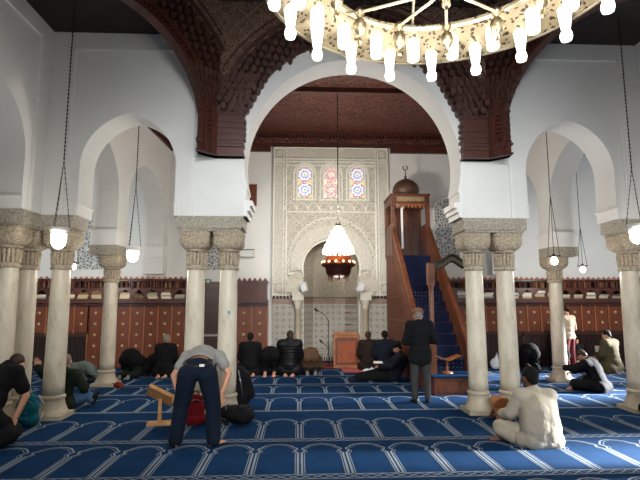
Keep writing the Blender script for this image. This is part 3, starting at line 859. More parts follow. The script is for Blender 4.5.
BC = [cloth('book cloth %d' % i, c, .05) for i, c in enumerate([(92, 44, 34), (60, 34, 30), (120, 70, 46), (48, 44, 40), (140, 106, 70)])]
PB = [cloth('pale book %d' % i, c, .04) for i, c in enumerate([(214, 200, 168), (188, 170, 130), (226, 220, 204), (150, 150, 146), (120, 84, 56)])]
def book_mesh(w, h, d, mat):
    m = MB(); m.box(-w/2, w/2, 0, d, 0, h); m.mi = 1; m.box(-w/2+.006, w/2-.006, .004, d+.002, .004, h+.003)
    return m.build('book', [mat, M['paper']])
up = [book_mesh(.05, .17, .12, b) for b in BC]; first = {}
def place_book(proto, loc, rot, label, group):
    if proto.name not in first:
        o = proto; first[proto.name] = 1
    else:
        o = proto.copy(); COL.objects.link(o)
    o.location = loc; o.rotation_euler = rot; tag(o, label, 'book', group); return o
for (xa, xb, side) in ((-8.0, -2.8, 'left'), (4.05, 9.6, 'right')):
    x = xa
    while x < xb:
        if random.random() < .93:
            place_book(random.choice(up), (x, YQ-.3, 2.17), (0, 0, 0), 'small dark book standing on the upper tier of the %s wall shelf' % side, 'books on the upper tier, %s shelf' % side)
        x += .064
lo = [book_mesh(.27, .052, .2, b) for b in PB]
for side, x0, N, w in (('left', -9.1, NL, wL), ('right', 3.75, NR, wR)):
    for i in range(N):
        c_ = x0+(i+.5)*w
        if c_ < -8.0 or c_ > 9.7: continue
        n = random.choice([2, 3, 3, 4])
        for k in range(n):
            place_book(random.choice(lo), (c_+random.uniform(-.02, .02), YQ-.42, 1.87+.0005+k*.0555), (0, 0, random.uniform(-.08, .08)), 'pale book lying stacked in an arched niche of the %s wall shelf' % side, 'stacked books in the lower niches, %s shelf' % side)

# door between the paired left columns, its sign and small wall fittings
d = MB(); d.box(-2.72, -1.72, YQ-.1, YQ-.02, 0, 2.35)
st(d.build('door_1', M['wood_shelf']))
d = MB()
for z0, z1 in ((.15, .75), (.95, 1.5), (1.62, 2.2)): d.box(-2.6, -1.84, YQ-.13, YQ-.1, z0, z1)
d.build('door_panel', M['wood_grille'], bpy.data.objects['door_1'])
d = MB(); d.box(-2.7, -1.74, YQ-.16, YQ-.1, .82, .87); d.build('door_bar', M['steel'], bpy.data.objects['door_1'])
t = thing('exit_sign', 'small green and white exit sign above the door behind the left column pair', 'sign', (-2.62, YQ-.14, 2.36))
MB().box(-.14, .14, -.02, .02, -.06, .06).build('sign_board', plain('sign green', (28, 120, 70), .4), t)
m = MB(); m.box(.02, .1, -.026, -.02, -.04, .04); m.prism([(-.1, 0), (-.05, .035), (-.05, .012), (0, .012), (0, -.012), (-.05, -.012), (-.05, -.035)], -.026, -.02); m.build('pictogram', M['paper'], t)
def arched_lattice(x, z0, z1, hw, label):
    t = thing('lattice_window', label, 'window', (x, YQ, z0)); h = z1-z0-hw
    P = [(-hw, 0), (hw, 0)]+[(hw*math.cos(PI*i/14), h+hw*math.sin(PI*i/14)) for i in range(15)]
    MB().prism(P, -.03, 0).build('lattice', M['lattice'], t)
    f = MB(); r0, r1 = hw, hw+.05
    for i in range(14):
        a, b = PI*i/14, PI*(i+1)/14
        f.prism([(r0*math.cos(a), h+r0*math.sin(a)), (r0*math.cos(b), h+r0*math.sin(b)), (r1*math.cos(b), h+r1*math.sin(b)), (r1*math.cos(a), h+r1*math.sin(a))], -.06, 0)
    for s in (-1, 1): f.box(*sorted((s*r0, s*r1)), -.06, 0, 0, h)
    f.build('frame', M['moulding'], t)
arched_lattice(4.42, 3.0, 4.85, .36, 'arched white lattice window on the wall behind the pulpit')
arched_lattice(-2.52, 2.7, 4.5, .36, 'white lattice window seen between the paired left columns')
arched_lattice(-5.95, 2.7, 4.5, .36, 'white lattice window behind the hanging bell lamp at left')
m = MB(); m.box(-.13, .13, -.08, 0, -.32, .32); tag(m.build('wooden_shutter', M['wood_red'], None, (-1.36, YQ, 4.9)), 'small red brown wooden shutter high on the wall left of the mihrab', 'shutter')
m = MB(); m.tube([(-.25, 0, -.11), (.25, 0, -.11), (.25, 0, .11), (-.25, 0, .11)], .012, 6, closed=True); m.tube([(-.2, 0, 0), (-.2, .12, 0)], .01, 5); m.tube([(.2, 0, 0), (.2, .12, 0)], .01, 5)
tag(m.build('wall_bracket', M['iron'], None, (-1.52, YQ-.12, 3.17)), 'thin black rectangular wall bracket beside the left column pair', 'bracket')

# ---------------------------------------------------------------- minbar
mb_ = thing('minbar', 'tall carved wooden pulpit with carpeted stairs and a small domed canopy', 'pulpit', (2.58, 9.4, 0))
x0, x1 = 0, .96    # local x; local y from 0 (platform front) to 4.4
ST0, ST1, NS = .75, 3.35, 11
z_lo, z_hi = .36, 3.0
def sz(y): return z_lo+(z_hi-z_lo)*(y-ST0)/(ST1-ST0)
m = MB()
m.box(x0+.05, x1, 0, .75, 0, .33)
m.build('platform', M['wood_minbar'], mb_)
m = MB(); m.box(x0+.12, x0+.92, -.02, 0, .07, .27); m.box(x0+.2, x0+.5, -.035, -.02, .11, .23); m.box(x0+.55, x0+.85, -.035, -.02, .11, .23); m.build('platform_panel', M['wood_minbar_h'], mb_)
m = MB(); m.box(x0+.03, x1+.02, -.03, .78, .33, .36); m.build('platform_carpet', M['carpet_blue'], mb_)
m = MB()
for i in range(NS):
    ya = ST0+(ST1-ST0)*i/NS; m.box(x0+.05, x1-.05, ya, ST1+1.0, z_lo+(z_hi-z_lo)*i/NS-.02, z_lo+(z_hi-z_lo)*(i+1)/NS)
m.build('stairs', M['stair_carpet'], mb_)
for s, xx in ((-1, x0), (1, x1)):
    m = MB()
    for i in range(30):
        y = ST0+i*.12; m.box(xx-.045, xx+.045, y, y+.022, 0, sz(min(y, ST1))+.08)
    P = [(ST0-.1, 0), (ST1+1.04, 0), (ST1+1.04, z_hi+.7), (ST1, z_hi+.7), (ST0-.1, z_lo+.5)]
    m.prism(P, xx-.03, xx+.03, 'x'); sp = m.build('side_panel', M['wood_minbar'], mb_)
    r = MB(); P = [(ST0-.16, z_lo+.5), (ST1+.02, z_hi+.72), (ST1+.02, z_hi+.8), (ST0-.16, z_lo+.58)]
    r.prism(P, xx-.05, xx+.05, 'x'); P = [(ST0-.1, z_lo+.05), (ST1, z_hi+.22), (ST1, z_hi+.27), (ST0-.1, z_lo+.1)]
    r.prism(P, xx-.045, xx+.045, 'x')
    for i in range(26):
        y = ST0+(ST1-ST0)*(i+.5)/26; r.box(xx-.04, xx+.04, y-.012, y+.012, sz(y)+.05, sz(y)+.52)
    for k in range(8):
        y = ST0+.05+k*.45; r.box(xx-.04, xx+.04, y, y+.03, .0, max(.3, sz(min(y, ST1))))
    for zz in (.05, .7, 1.3, 1.9): r.box(xx-.04, xx+.04, ST0+max(0, (zz-z_lo)/(z_hi-z_lo))*(ST1-ST0), ST1+1.04, zz, zz+.03)
    r.build('handrail', M['wood_minbar_h'], mb_)
# canopy kiosk
ky0, ky1 = ST1+.08, ST1+1.04; kz = z_hi+.02; kt = 4.44
for xx in (x0, x1):
    for yy in (ky0, ky1-.02): m = MB(); m.box(xx-.05, xx+.05, yy-.05, yy+.05, kz, kt); m.build('canopy_post', M['wood_minbar_h'], mb_)
m = MB(); m.box(x0+.03, x1-.03, ky1-.04, ky1, kz, kt); m.box(x0+.08, x0+.14, ky1-.06, ky1-.04, kz, kt); m.box(x1-.14, x1-.08, ky1-.06, ky1-.04, kz, kt); m.box(x0+.3, x1-.3, ky1-.07, ky1-.04, kz+.5, kt-.5)
m.box(x0-.02, x0+.02, ky0, ky1, kz, kz+.9); m.box(x1-.02, x1+.02, ky0, ky1, kz, kz+.9); m.build('canopy_wall', M['wood_minbar'], mb_)
m = MB(); m.box(x0-.05, x1+.05, ky0-.05, ky1+.02, kt, kt+.24); m.box(x0-.07, x1+.07, ky0-.07, ky1+.03, kt+.22, kt+.28)
m.build('canopy_cornice', M['wood_minbar'], mb_)
m = MB(); m.box(x0+.1, x1-.1, ky0-.065, ky0-.05, kt+.07, kt+.2); m.build('inscription_panel', carved('gilded inscription', (150, 124, 90), (70, 46, 30), 26, .6, .5, .008, False, (180, 156, 120)), mb_)
m = MB()
for i in range(8):
    a = x0+.06+i*(x1-x0-.12)/8; w = (x1-x0-.12)/8; m.prism([(a, kt), (a+w, kt), (a+w*.8, kt-.07), (a+w*.5, kt-.13), (a+w*.2, kt-.07)], ky0-.03, ky0+.0)
m.build('canopy_valance', M['wood_mid'], mb_)
m = MB(); pr = [(r_*.78, z_*.8) for r_, z_ in [(.42, 0), (.44, .03), (.42, .06), (.46, .14), (.485, .24), (.47, .36), (.41, .48), (.3, .58), (.17, .65), (.05, .69), (.03, .73), (.05, .77), (.02, .8), (.015, 1.0), (0, 1.01)]]
m.lathe(pr, 26, ((x0+x1)/2, (ky0+ky1)/2, kt+.28)); m.build('canopy_dome', plain('dark bronze dome', (92, 66, 52), .45, .3, var=.2), mb_)
m = MB(); cx_, cy_, cz_ = (x0+x1)/2, (ky0+ky1)/2, kt+.28+.88; m.tube([(cx_+.065*math.cos(a), cy_, cz_+.065*math.sin(a)) for a in [PI/2+.5+i*(2*PI-1)/14 for i in range(15)]], .014, 6); m.build('crescent_finial', M['iron'], mb_)
# entrance arch across the foot of the stairs
for xx in (.13, 1.03):
    m = MB(); m.box(xx-.06, xx+.06, ST0-.48, ST0-.36, .36, 1.0); m.lathe([(.055, 1.0), (.06, 1.05), (.045, 1.1), (.05, 2.0), (.045, 2.06), (.065, 2.1), (.045, 2.15)], 12, (xx, ST0-.42, 0)); m.box(xx-.07, xx+.07, ST0-.49, ST0-.35, 2.13, 2.56); m.build('entrance_post', M['wood_minbar_h'], mb_)
P = []
N = 20
for i in range(N+1):
    t_ = i/N; P.append((.07+1.02*t_, 2.55+.14*math.exp(-((t_-.5)/.16)**2)+.05*math.sin(PI*t_)))
Q = [(x, z-.15) for x, z in P[::-1]]
m = MB()
for i in range(N): m.prism([P[i], P[i+1], (P[i+1][0], P[i+1][1]-.15), (P[i][0], P[i][1]-.15)], ST0-.47, ST0-.37)
for i in range(N):
    m.prism([P[i], P[i+1], (P[i+1][0], P[i+1][1]+.025), (P[i][0], P[i][1]+.025)], ST0-.49, ST0-.35)
m.build('entrance_arch', plain('black lacquer', (28, 22, 18), .4), mb_)
m = MB()      # pseudo-script of the band: loops and uprights in gilt
for i in range(26):
    t_ = (i+.7)/27; x = .07+1.02*t_; z = 2.55+.14*math.exp(-((t_-.5)/.16)**2)+.05*math.sin(PI*t_)-.075
    m.tube([(x-.016, ST0-.475, z-.03), (x-.012, ST0-.475, z+.04)], .005, 4)
    m.tube([(x-.012, ST0-.475, z-.03), (x+.008, ST0-.475, z-.038), (x+.018, ST0-.475, z-.012), (x+.006, ST0-.475, z+.008)], .005, 4)
m.build('inscription', M['brass'], mb_)
# white papers and a staff inside the canopy
t = thing('white_staff', 'white staff leaning at the left of the pulpit canopy', 'staff', (2.82, 12.9, 3.02))
m = MB(); m.box(0, .05, 0, .05, .2, 1.35); m.build('shaft', M['moulding'], t); m = MB(); m.cap((-.12, 0, 1.42), (.06, 0, 1.34), .05, .04, 8); m.build('head', M['white_cloth'], t)
# ---------------------------------------------------------------- ring chandelier
CHX, CHY = .93, 2.79
ch = thing('ring_chandelier', 'huge perforated brass ring chandelier with lit frosted glass tubes', 'chandelier', (CHX, CHY, 0))
m = MB(); zi, zo = 4.0, 3.89
m.lathe([(.84, zi), (.83, zi+.03), (.87, zi+.05), (1.18, zo+.06), (1.21, zo+.04), (1.2, zo-.01), (1.17, zo), (.87, zi-.01), (.84, zi)], 96)
m.build('ring', M['perforated'], ch)
m = MB(); m.tube([(1.2*math.cos(a), 1.2*math.sin(a), zo+.01) for a in [2*PI*i/96 for i in range(96)]], .022, 8, closed=True)
m.tube([(.85*math.cos(a), .85*math.sin(a), zi+.01) for a in [2*PI*i/96 for i in range(96)]], .02, 8, closed=True); m.build('ring_moulding', M['brass'], ch)
def glass_tube(z0, h, r0, r1, ball):
    m = MB(); pr = [(r1*.9, h), (r1, h-.01), (r1*.96, h*.6), (r0, .03)]
    if ball: pr += [(r0*.8, .02), (r0*1.2, 0.0), (r0*1.35, -.03), (r0*1.1, -.06), (.0, -.075)]
    else: pr += [(r0*.9, .008), (0, 0)]
    m.lathe([(0, h)]+pr, 16); return m
NT_ = 19
me_outer = None
for i in range(NT_):
    a = R(79)+2*PI*i/NT_
    if me_outer is None:
        o = glass_tube(0, .31, .032, .054, True).build('glass_tube', M['tube_glow'], ch); o['label'] = 'lit frosted glass tube with ball tip'; me_outer = o
    else: o = me_outer.copy(); COL.objects.link(o)
    o.location = (1.1*math.cos(a), 1.1*math.sin(a), 3.745)
me_in = None
for i in range(NT_):
    a = R(88.5)+2*PI*i/NT_
    if me_in is None: o = glass_tube(0, .2, .05, .052, False).build('glass_cup', M['tube_glow'], ch); me_in = o
    else: o = me_in.copy(); COL.objects.link(o)
    o.location = (.97*math.cos(a), .97*math.sin(a), 3.79)
fin = None
for i in range(12):
    a = R(12)+2*PI*i/12
    if fin is None:
        f = MB(); f.lathe([(0, -.16), (.012, -.15), (.02, -.13), (.008, -.11), (.012, -.08), (.035, -.07), (.05, -.04), (.052, 0), (.04, .03), (.02, .045), (.02, .06), (.035, .08), (.04, .1), (.02, .13), (.0, .135)], 14)
        o = f.build('finial', M['brass_old'], ch); fin = o
    else: o = fin.copy(); COL.objects.link(o)
    o.location = (.72*math.cos(a), .72*math.sin(a), 3.84)
for i in range(12):
    a = R(12)+2*PI*i/12
    m = MB(); m.tube([(0, 0, 3.76), (.72*math.cos(a), .72*math.sin(a), 3.94), (.86*math.cos(a), .86*math.sin(a), 4.0)], .011, 6); m.build('spoke', M['brass'], ch)
m = MB(); m.lathe([(0, 3.62), (.03, 3.66), (.02, 3.7), (.07, 3.74), (.08, 3.78), (.03, 3.82), (.02, 5.0)], 14); m.tube([(0, 0, 4.9), (0, 0, 10.2)], .02, 6); m.build('stem', M['brass_old'], ch)
for i in range(6):
    a = R(30)+2*PI*i/6; m = MB(); m.tube([(.88*math.cos(a), .88*math.sin(a), 4.03), (0, 0, 6.4)], .012, 6); m.build('suspension_rod', M['brass'], ch)

# ---------------------------------------------------------------- small tiered chandelier in the hall
tc_ = thing('tiered_chandelier', 'small pyramid chandelier over a copper basket hanging before the mihrab', 'chandelier', (.905, 10.8, -.1))
m = MB()
for k in range(43): m.ell((0, 0, 3.78+k*.072), (.014, .014, .042), 6, 4)
m.build('chain', M['iron'], tc_)
m = MB(); m.lathe([(.0, 3.72), (.07, 3.6), (.05, 3.66), (.02, 3.72), (.02, 3.78)], 12); m.tube([(0, 0, 2.5), (0, 0, 3.7)], .015, 6); m.build('stem', M['iron'], tc_)
m = MB(); n = 0
for r, z, q in ((.33, 2.98, 18), (.29, 3.08, 16), (.24, 3.18, 14), (.19, 3.28, 11), (.14, 3.38, 8), (.08, 3.47, 5), (.02, 3.55, 2)):
    for i in range(q):
        a = 2*PI*i/q; m.cap((r*math.cos(a), r*math.sin(a), z), (r*math.cos(a), r*math.sin(a), z+.08), .03, .018, 6)
m.build('candle_bulbs', M['bulb_glow'], tc_)
m = MB()
for r, z in ((.33, 2.95), (.24, 3.15), (.14, 3.35)): m.tube([(r*math.cos(a), r*math.sin(a), z) for a in [2*PI*i/28 for i in range(28)]], .012, 6, closed=True)
m.lathe([(.28, 2.9), (.3, 2.82), (.37, 2.76), (.375, 2.72), (.34, 2.7), (.30, 2.72)], 28); m.build('tier_ring', M['copper'], tc_)
m = MB(); m.lathe([(.38, 2.72), (.39, 2.69), (.3, 2.64), (.27, 2.5), (.2, 2.44), (0, 2.42)], 28)
for i in range(8):
    a = 2*PI*i/8; m.cap((.2*math.cos(a), .2*math.sin(a), 2.34), (.22*math.cos(a), .22*math.sin(a), 2.46), .015, .02, 6)
m.build('basket', plain('dark copper', (70, 34, 26), .4, .5), tc_)
m = MB()
for i in range(14):
    a = 2*PI*i/14; m.ell((.36*math.cos(a), .36*math.sin(a), 2.77), .026, 8, 6)
m.build('rim_bulb', M['candle_glow'], tc_)

# ---------------------------------------------------------------- hanging bell lamps
def bell_lamp(x, y, zb, ztop, zy, r, label, glow='bell_glow', tilt=(0, 0)):
    """bell glass with its mouth ring at zb+..., three chains gathering at zy, then one chain up to ztop"""
    t = thing('hanging_lamp', label, 'lamp', (x, y, zb), 0, 'hanging lamps of the side aisles')
    m = MB(); m.lathe([(0, 0), (r*.45, .02), (r*.78, .07), (r*.86, .15), (r*.86, .22), (r*.8, .22)], 20); m.build('glass_bell', M[glow], t)
    m = MB(); m.lathe([(r*.84, .21), (r*.95, .24), (r*1.15, .3), (r*1.12, .3), (r*.9, .23), (r*.8, .22)], 20); m.build('mouth_ring', M['moulding'] if glow == 'bell_glow' else M['iron'], t)
    for i in range(3):
        a = 2*PI*i/3+.4; c_ = MB()
        p = Vector((r*1.1*math.cos(a), r*1.1*math.sin(a), .3)); q = Vector((tilt[0], tilt[1], zy-zb)); n = int((q-p).length/.07)
        c_.tube([p, q], .004, 5)
        for k in range(n): c_.ell(p.lerp(q, (k+.5)/n), (.008, .008, .02), 5, 4)
        c_.build('suspension_chain', M['iron'], t)
    c_ = MB(); L = ztop-zy; q = Vector((tilt[0], tilt[1], zy-zb)); p = Vector((tilt[0]*1.5, tilt[1]*1.5, ztop-zb)); c_.tube([q, p], .005, 5)
    n = int(L/.06)
    for k in range(n): c_.ell(q.lerp(p, (k+.5)/n), (.012, .012, .028), 5, 4)
    c_.build('main_chain', M['iron'], t)
    return t
def bulb_lamp(x, y, zb, ztop, zy, label):
    t = thing('hanging_lamp', label, 'lamp', (x, y, zb), 0, 'bare bulb hanging lamps')
    m = MB(); m.lathe([(0, 0), (.05, .02), (.07, .07), (.05, .13), (.03, .16), (0, .16)], 14); m.build('bulb', M['bulb_glow'], t)
    m = MB(); m.tube([(.12*math.cos(a), .12*math.sin(a), .17) for a in [2*PI*i/16 for i in range(16)]], .01, 5, closed=True); m.lathe([(.03, .15), (.04, .17), (.02, .22), (0, .23)], 10); m.tube([(-.12, 0, .17), (.12, 0, .17)], .008, 5); m.build('holder', M['iron'], t)
    for s in (-1, 0, 1):
        m = MB(); m.tube([(.12*s, .0, .17), (0, 0, zy-zb)], .006, 5); m.build('suspension_chain', M['iron'], t)
    m = MB(); m.tube([(0, 0, zy-zb), (0, 0, ztop-zb)], .008, 5); m.build('main_chain', M['iron'], t)
bell_lamp(-3.34, 6.8, 2.52, 6.25, 3.79, .115, 'lit opal bell lamp on long chains before the left columns')
bell_lamp(5.07, 6.9, 2.64, 6.25, 3.79, .115, 'lit bell lamp at the right edge of the photo')
bell_lamp(-3.13, 9.2, 2.53, 6.7, 4.0, .125, 'lit bell lamp seen in the left arch beside the far left column')
bulb_lamp(5.03, 9.2, 2.5, 6.7, 3.9, 'bare bulb lamp hanging in front of the far right column capital')
bulb_lamp(-5.5, 12, 2.56, 6.25, 3.7, 'distant bulb lamp above the shelf at left, beside the bell lamp')
bulb_lamp(7.3, 12, 2.52, 6.25, 3.7, 'distant bulb lamp above the shelf at right')
# ---------------------------------------------------------------- people
def remeshed(mb, vox, it=4, fac=.5):
    me = bpy.data.meshes.new('tmp'); bmesh.ops.recalc_face_normals(mb.bm, faces=mb.bm.faces); mb.bm.to_mesh(me); mb.bm.free()
    o = bpy.data.objects.new('tmp', me); COL.objects.link(o)
    r = o.modifiers.new('r', 'REMESH'); r.mode = 'VOXEL'; r.voxel_size = vox
    s = o.modifiers.new('s', 'SMOOTH'); s.factor = fac; s.iterations = it
    dg = bpy.context.evaluated_depsgraph_get(); out = bpy.data.meshes.new_from_object(o.evaluated_get(dg))
    bpy.data.objects.remove(o); bpy.data.meshes.remove(me)
    for p in out.polygons: p.use_smooth = True
    return out
def mesh_obj(name, me, mat, parent=None):
    me.materials.clear()
    me.materials.append(mat); me.name = name
    o = bpy.data.objects.new(name, me); COL.objects.link(o); o.parent = parent; return o
V = Vector
def frame(up, right):
    z = V(up).normalized(); x = V(right).normalized(); y = z.cross(x).normalized(); x = y.cross(z)
    return Matrix((x, y, z)).transposed().to_4x4()
def head_matrix(c, yaw, pitch, roll=0):
    return Matrix.Translation(c) @ Matrix.Rotation(yaw, 4, 'Z') @ Matrix.Rotation(-pitch, 4, 'X') @ Matrix.Rotation(roll, 4, 'Y')
def add_head(mb, T):      # face looks along local +y
    mb.ell((0, 0, 0), 1, 18, 12, mat=Matrix()) if False else None
    mb.ell(T @ V((0, -.012, .015)), (.076, .092, .098), 18, 12, T.to_3x3().to_4x4())
    mb.ell(T @ V((0, .018, -.05)), (.056, .066, .07), 14, 10, T.to_3x3().to_4x4())
    mb.cap(T @ V((0, .085, .0)), T @ V((0, .102, -.032)), .011, .016, 8)
    for s in (-1, 1):
        mb.ell(T @ V((s*.077, -.005, -.01)), (.011, .022, .032), 8, 6, T.to_3x3().to_4x4())
        mb.ell(T @ V((s*.034, .07, -.015)), (.03, .02, .022), 8, 6, T.to_3x3().to_4x4())
        mb.ell(T @ V((s*.03, .075, .025)), (.03, .014, .01), 8, 6, T.to_3x3().to_4x4())
    mb.cap(T @ V((-.02, .074, -.066)), T @ V((.02, .074, -.066)), .012, .012, 8)
def add_hand(mb, w, d, n, s, curl=.5, k=1.0):
    """w wrist, d towards the fingers, n palm-side normal, s thumb side"""
    w = V(w); d = V(d).normalized(); n = (V(n)-d*V(n).dot(d)).normalized(); x = d.cross(n).normalized()*s
    for i in range(4):
        o = (i-1.5)*.021*k; b = w+d*.035*k+x*o*.7; e = w+d*(.092-.004*abs(i-1.2))*k+x*o; mb.cap(b, e, .017*k, .0125*k, 8)
        L = (.034, .039, .036, .028)[3-i]*k; a = 0; p = e
        for q in range(3):
            a += curl*(.6, .8, .6)[q]; r = d*math.cos(a)+n*math.sin(a); p2 = p+r*L*(1, .7, .5)[q]; mb.cap(p, p2, .0098*k-.0008*q, .009*k-.0008*q, 7); p = p2
    t = w+d*.03*k+x*.022*k; t1 = t+(d*.5+x*.8+n*.25).normalized()*.035*k; t2 = t1+(d*.8+x*.35+n*.4).normalized()*.03*k; t3 = t2+(d*.9+n*.35).normalized()*.022*k
    mb.cap(t, t1, .017*k, .012*k, 8); mb.cap(t1, t2, .012*k, .0105*k, 8); mb.cap(t2, t3, .0105*k, .009*k, 8)
    mb.cap(w-d*.01, w+d*.045*k, .024*k, .026*k, 8)
def add_foot(mb, an, to, k=1.0, toes=True):
    an = V(an); to = V(to); d = (to-an); d.z = 0 if abs(d.z) < .08 else d.z; d.normalize(); x = V((0, 0, 1)).cross(d)
    if x.length < .1: x = V((1, 0, 0))
    x.normalize(); u = d.cross(x).normalized()
    if u.z < 0 and abs(u.z) > .3: u = -u
    mb.cap(an-u*.035*k-d*.035*k, an+d*.07*k-u*.04*k, .032*k, .03*k, 10); mb.cap(an, an+d*.09*k-u*.035*k, .036*k, .03*k, 10)
    for i in range(5):
        o = (i-2)*.018*k; mb.cap(an+d*.07*k-u*.045*k+x*o*.7, an+d*(.155-.007*abs(i-1))*k-u*.05*k+x*o, .021*k, .013*k, 8)
        if toes: mb.cap(an+d*.15*k-u*.05*k+x*o*1.05, an+d*(.178-.01*i)*k-u*.053*k+x*o*1.1, .0115*k, .010*k, 7)

def torso(mb, j, d=0, belly=0):
    F = frame(j['chest']-j['pelvis'], j['shR']-j['shL'])
    mb.ell(j['pelvis'], (.165+d, .115+d, .12+d), 16, 12, F)
    mid = (j['pelvis']+j['chest'])/2
    mb.ell(mid, (.15+d+belly, .105+d+belly, .16+d), 16, 12, F)
    mb.ell(j['chest'], (.165+d, .115+d, .17+d), 16, 12, F)
    mb.cap(j['shL'], j['shR'], .058+d, .058+d, 12)
    mb.cap(j['chest']+(j['neck']-j['chest'])*.3, j['neck'], .085+d, .06+d*.4, 12)
    for s in 'LR':
        mb.cap(j['chest'], j['sh'+s], .1+d, .06+d, 12)
        mb.cap(j['pelvis'], j['hip'+s], .11+d, .095+d, 12)
def arm(mb, j, s, d=0, upto=1.0, flare=0):
    e = j['el'+s]; w = j['wr'+s]
    if upto < .5: mb.cap(j['sh'+s], j['sh'+s].lerp(e, upto*1.7), .056+d, .054+d, 12); return
    mb.cap(j['sh'+s], e, .052+d, .043+d+flare, 12)
    if upto > .5: mb.cap(e, e+(w-e)*(upto if upto < 1 else 1), .041+d+flare, .03+d+flare, 12)
def leg(mb, j, s, d=0, upto=1.0):
    mb.cap(j['hip'+s], j['kn'+s], .088+d, .058+d, 14); k = j['kn'+s]; a = j['an'+s]
    mb.cap(k, k+(a-k)*upto, .057+d, .037+d*1.2, 12); m = k+(a-k)*.3; mb.ell(m, (.056+d,)*3, 10, 8)
def P3(d): return {k: V(v) for k, v in d.items()}
def mirror(d):
    o = {}
    for k, v in d.items():
        if k.endswith('*'): o[k[:-1]+'R'] = v; o[k[:-1]+'L'] = (-v[0], v[1], v[2])
        else: o[k] = v
    return P3(o)

def person(label, loc, rz, j, top=None, legs=None, skin=SKIN, hair=HAIR_B, sc=1.0, yaw=0, pitch=0, roll=0, vox=.016, sleeve=1.0, leg_upto=.93,
           extra=(), shoes=None, hands=None, hair_style='short', cap_mat=None, cut=None, smooth=5, td=.018, ld=.016, hood=None, hs=1.0, belly=0, top_extra=(), leg_extra=(), beard=None, robe=None, shirt_leg=0, flare=0, top_name='jacket'):
    t = thing('person', label, 'person', loc, rz, None, sc)
    b = MB(); torso(b, j)
    for s in 'LR': arm(b, j, s); leg(b, j, s)
    b.cap(j['chest'], j['neck'], .06, .054, 12); T = head_matrix(j['head'], yaw, pitch, roll) @ Matrix.Scale(hs, 4); b.cap(j['neck'], T @ V((0, -.01, -.05)), .052, .05, 12); add_head(b, T)
    me = remeshed(b, min(vox, .014), 3)
    x = MB(); hands = hands or {}
    for s, sg in (('L', 1), ('R', -1)):
        hd = hands.get(s); dr = (j['wr'+s]-j['el'+s]) if not hd else V(hd[0]); n = V((-.3*sg*-1, .2, -1)) if not hd else V(hd[1])
        if hd != 0: add_hand(x, j['wr'+s], dr, n, sg, .5 if not hd or len(hd) < 3 else hd[2])
        if not shoes: add_foot(x, j['an'+s], j['to'+s])
    # one mesh: remeshed trunk with its hands and feet
    if len(x.bm.verts):
        if vox < .012: xm = remeshed(x, .005, 1)
        else:
            xm = bpy.data.meshes.new('x'); bmesh.ops.recalc_face_normals(x.bm, faces=x.bm.faces); x.bm.to_mesh(xm); x.bm.free()
        bm = bmesh.new(); bm.from_mesh(me); bm.from_mesh(xm); bm.to_mesh(me); bm.free()
        for p in me.polygons: p.use_smooth = True
    body = mesh_obj('body', me, skin, t)
    if top:
        m = MB(); torso(m, j, td, belly)
        for s in 'LR': arm(m, j, s, td*.8, sleeve, flare)
        for e in top_extra: m.cap(*[V(q) if isinstance(q, tuple) else q for q in e])
        if hood:
            m.ell(T @ V((0, -.03, .0)), (.115, .11, .135), 14, 10, T.to_3x3().to_4x4())
        tm = remeshed(m, vox, smooth)
        if cut is not None:
            bm = bmesh.new(); bm.from_mesh(tm); ax = (j['chest']-j['pelvis']).normalized(); bmesh.ops.bisect_plane(bm, geom=bm.verts[:]+bm.edges[:]+bm.faces[:], plane_co=j['pelvis']+ax*cut, plane_no=ax, clear_inner=True); bm.to_mesh(tm); bm.free()
        mesh_obj(top_name, tm, top, t)
    if legs:
        m = MB(); F = frame(j['chest']-j['pelvis'], j['shR']-j['shL']); m.ell(j['pelvis'], (.175+ld*.4, .125+ld*.4, .12), 16, 12, F)
        for s in 'LR': m.cap(j['pelvis'], j['hip'+s], .115+ld*.6, .1+ld*.6, 12); leg(m, j, s, ld, leg_upto)
        for e in leg_extra: m.cap(*[V(q) if isinstance(q, tuple) else q for q in e])
        mesh_obj('trousers', remeshed(m, vox, 4), legs, t)
    if shoes:
        for s in 'LR':
            m = MB(); add_foot(m, j['an'+s], j['to'+s], 1.12, False)
            mesh_obj('shoe' if shoes is not SOCK else 'sock', remeshed(m, .012, 3), shoes, t)
    R3 = T.to_3x3().to_4x4()
    if hair_style != 'none' and not hood:
        m = MB()
        m.ell(T @ V((0, -.022, .028)), (.084, .092, .098), 18, 12, R3); m.ell(T @ V((0, -.06, -.02)), (.066, .05, .06), 12, 8, R3)
        for s in (-1, 1): m.cap(T @ V((s*.062, -.03, .03)), T @ V((s*.068, .0, -.005)), .022, .016, 8)
        hm = remeshed(m, .01, 1)
        # trim the hair to a hairline: drop what lies over the face
        bm = bmesh.new(); bm.from_mesh(hm); inv = T.inverted()
        kill = [v for v in bm.verts if (inv @ v.co).y > .055 and (inv @ v.co).z < .06]
        bmesh.ops.delete(bm, geom=kill, context='VERTS'); bm.to_mesh(hm); bm.free()
        mesh_obj('hair', hm, hair, t)
    if cap_mat:
        m = MB(); m.lathe([(.096, .0), (.103, .02), (.1, .055), (.075, .09), (0, .102)], 18, mat=T @ Matrix.Translation((0, -.025, .035)) @ Matrix.Diagonal((1, 1.12, 1, 1))); m.build('cap', cap_mat, t)
    if beard:
        m = MB(); m.ell(T @ V((0, .04, -.085)), (.05, .045, .045), 10, 8, R3); mesh_obj('beard', remeshed(m, .012, 1), beard, t)
    e = MB()
    for s in (-1, 1): e.ell(T @ V((s*.031, .083, .008)), (.012, .008, .008), 8, 6, R3)
    e.build('eyes', M['black'], t, smooth=True)
    for nm, mat, mb in extra: 
        o = mb.build(nm, mat, t)
    return t

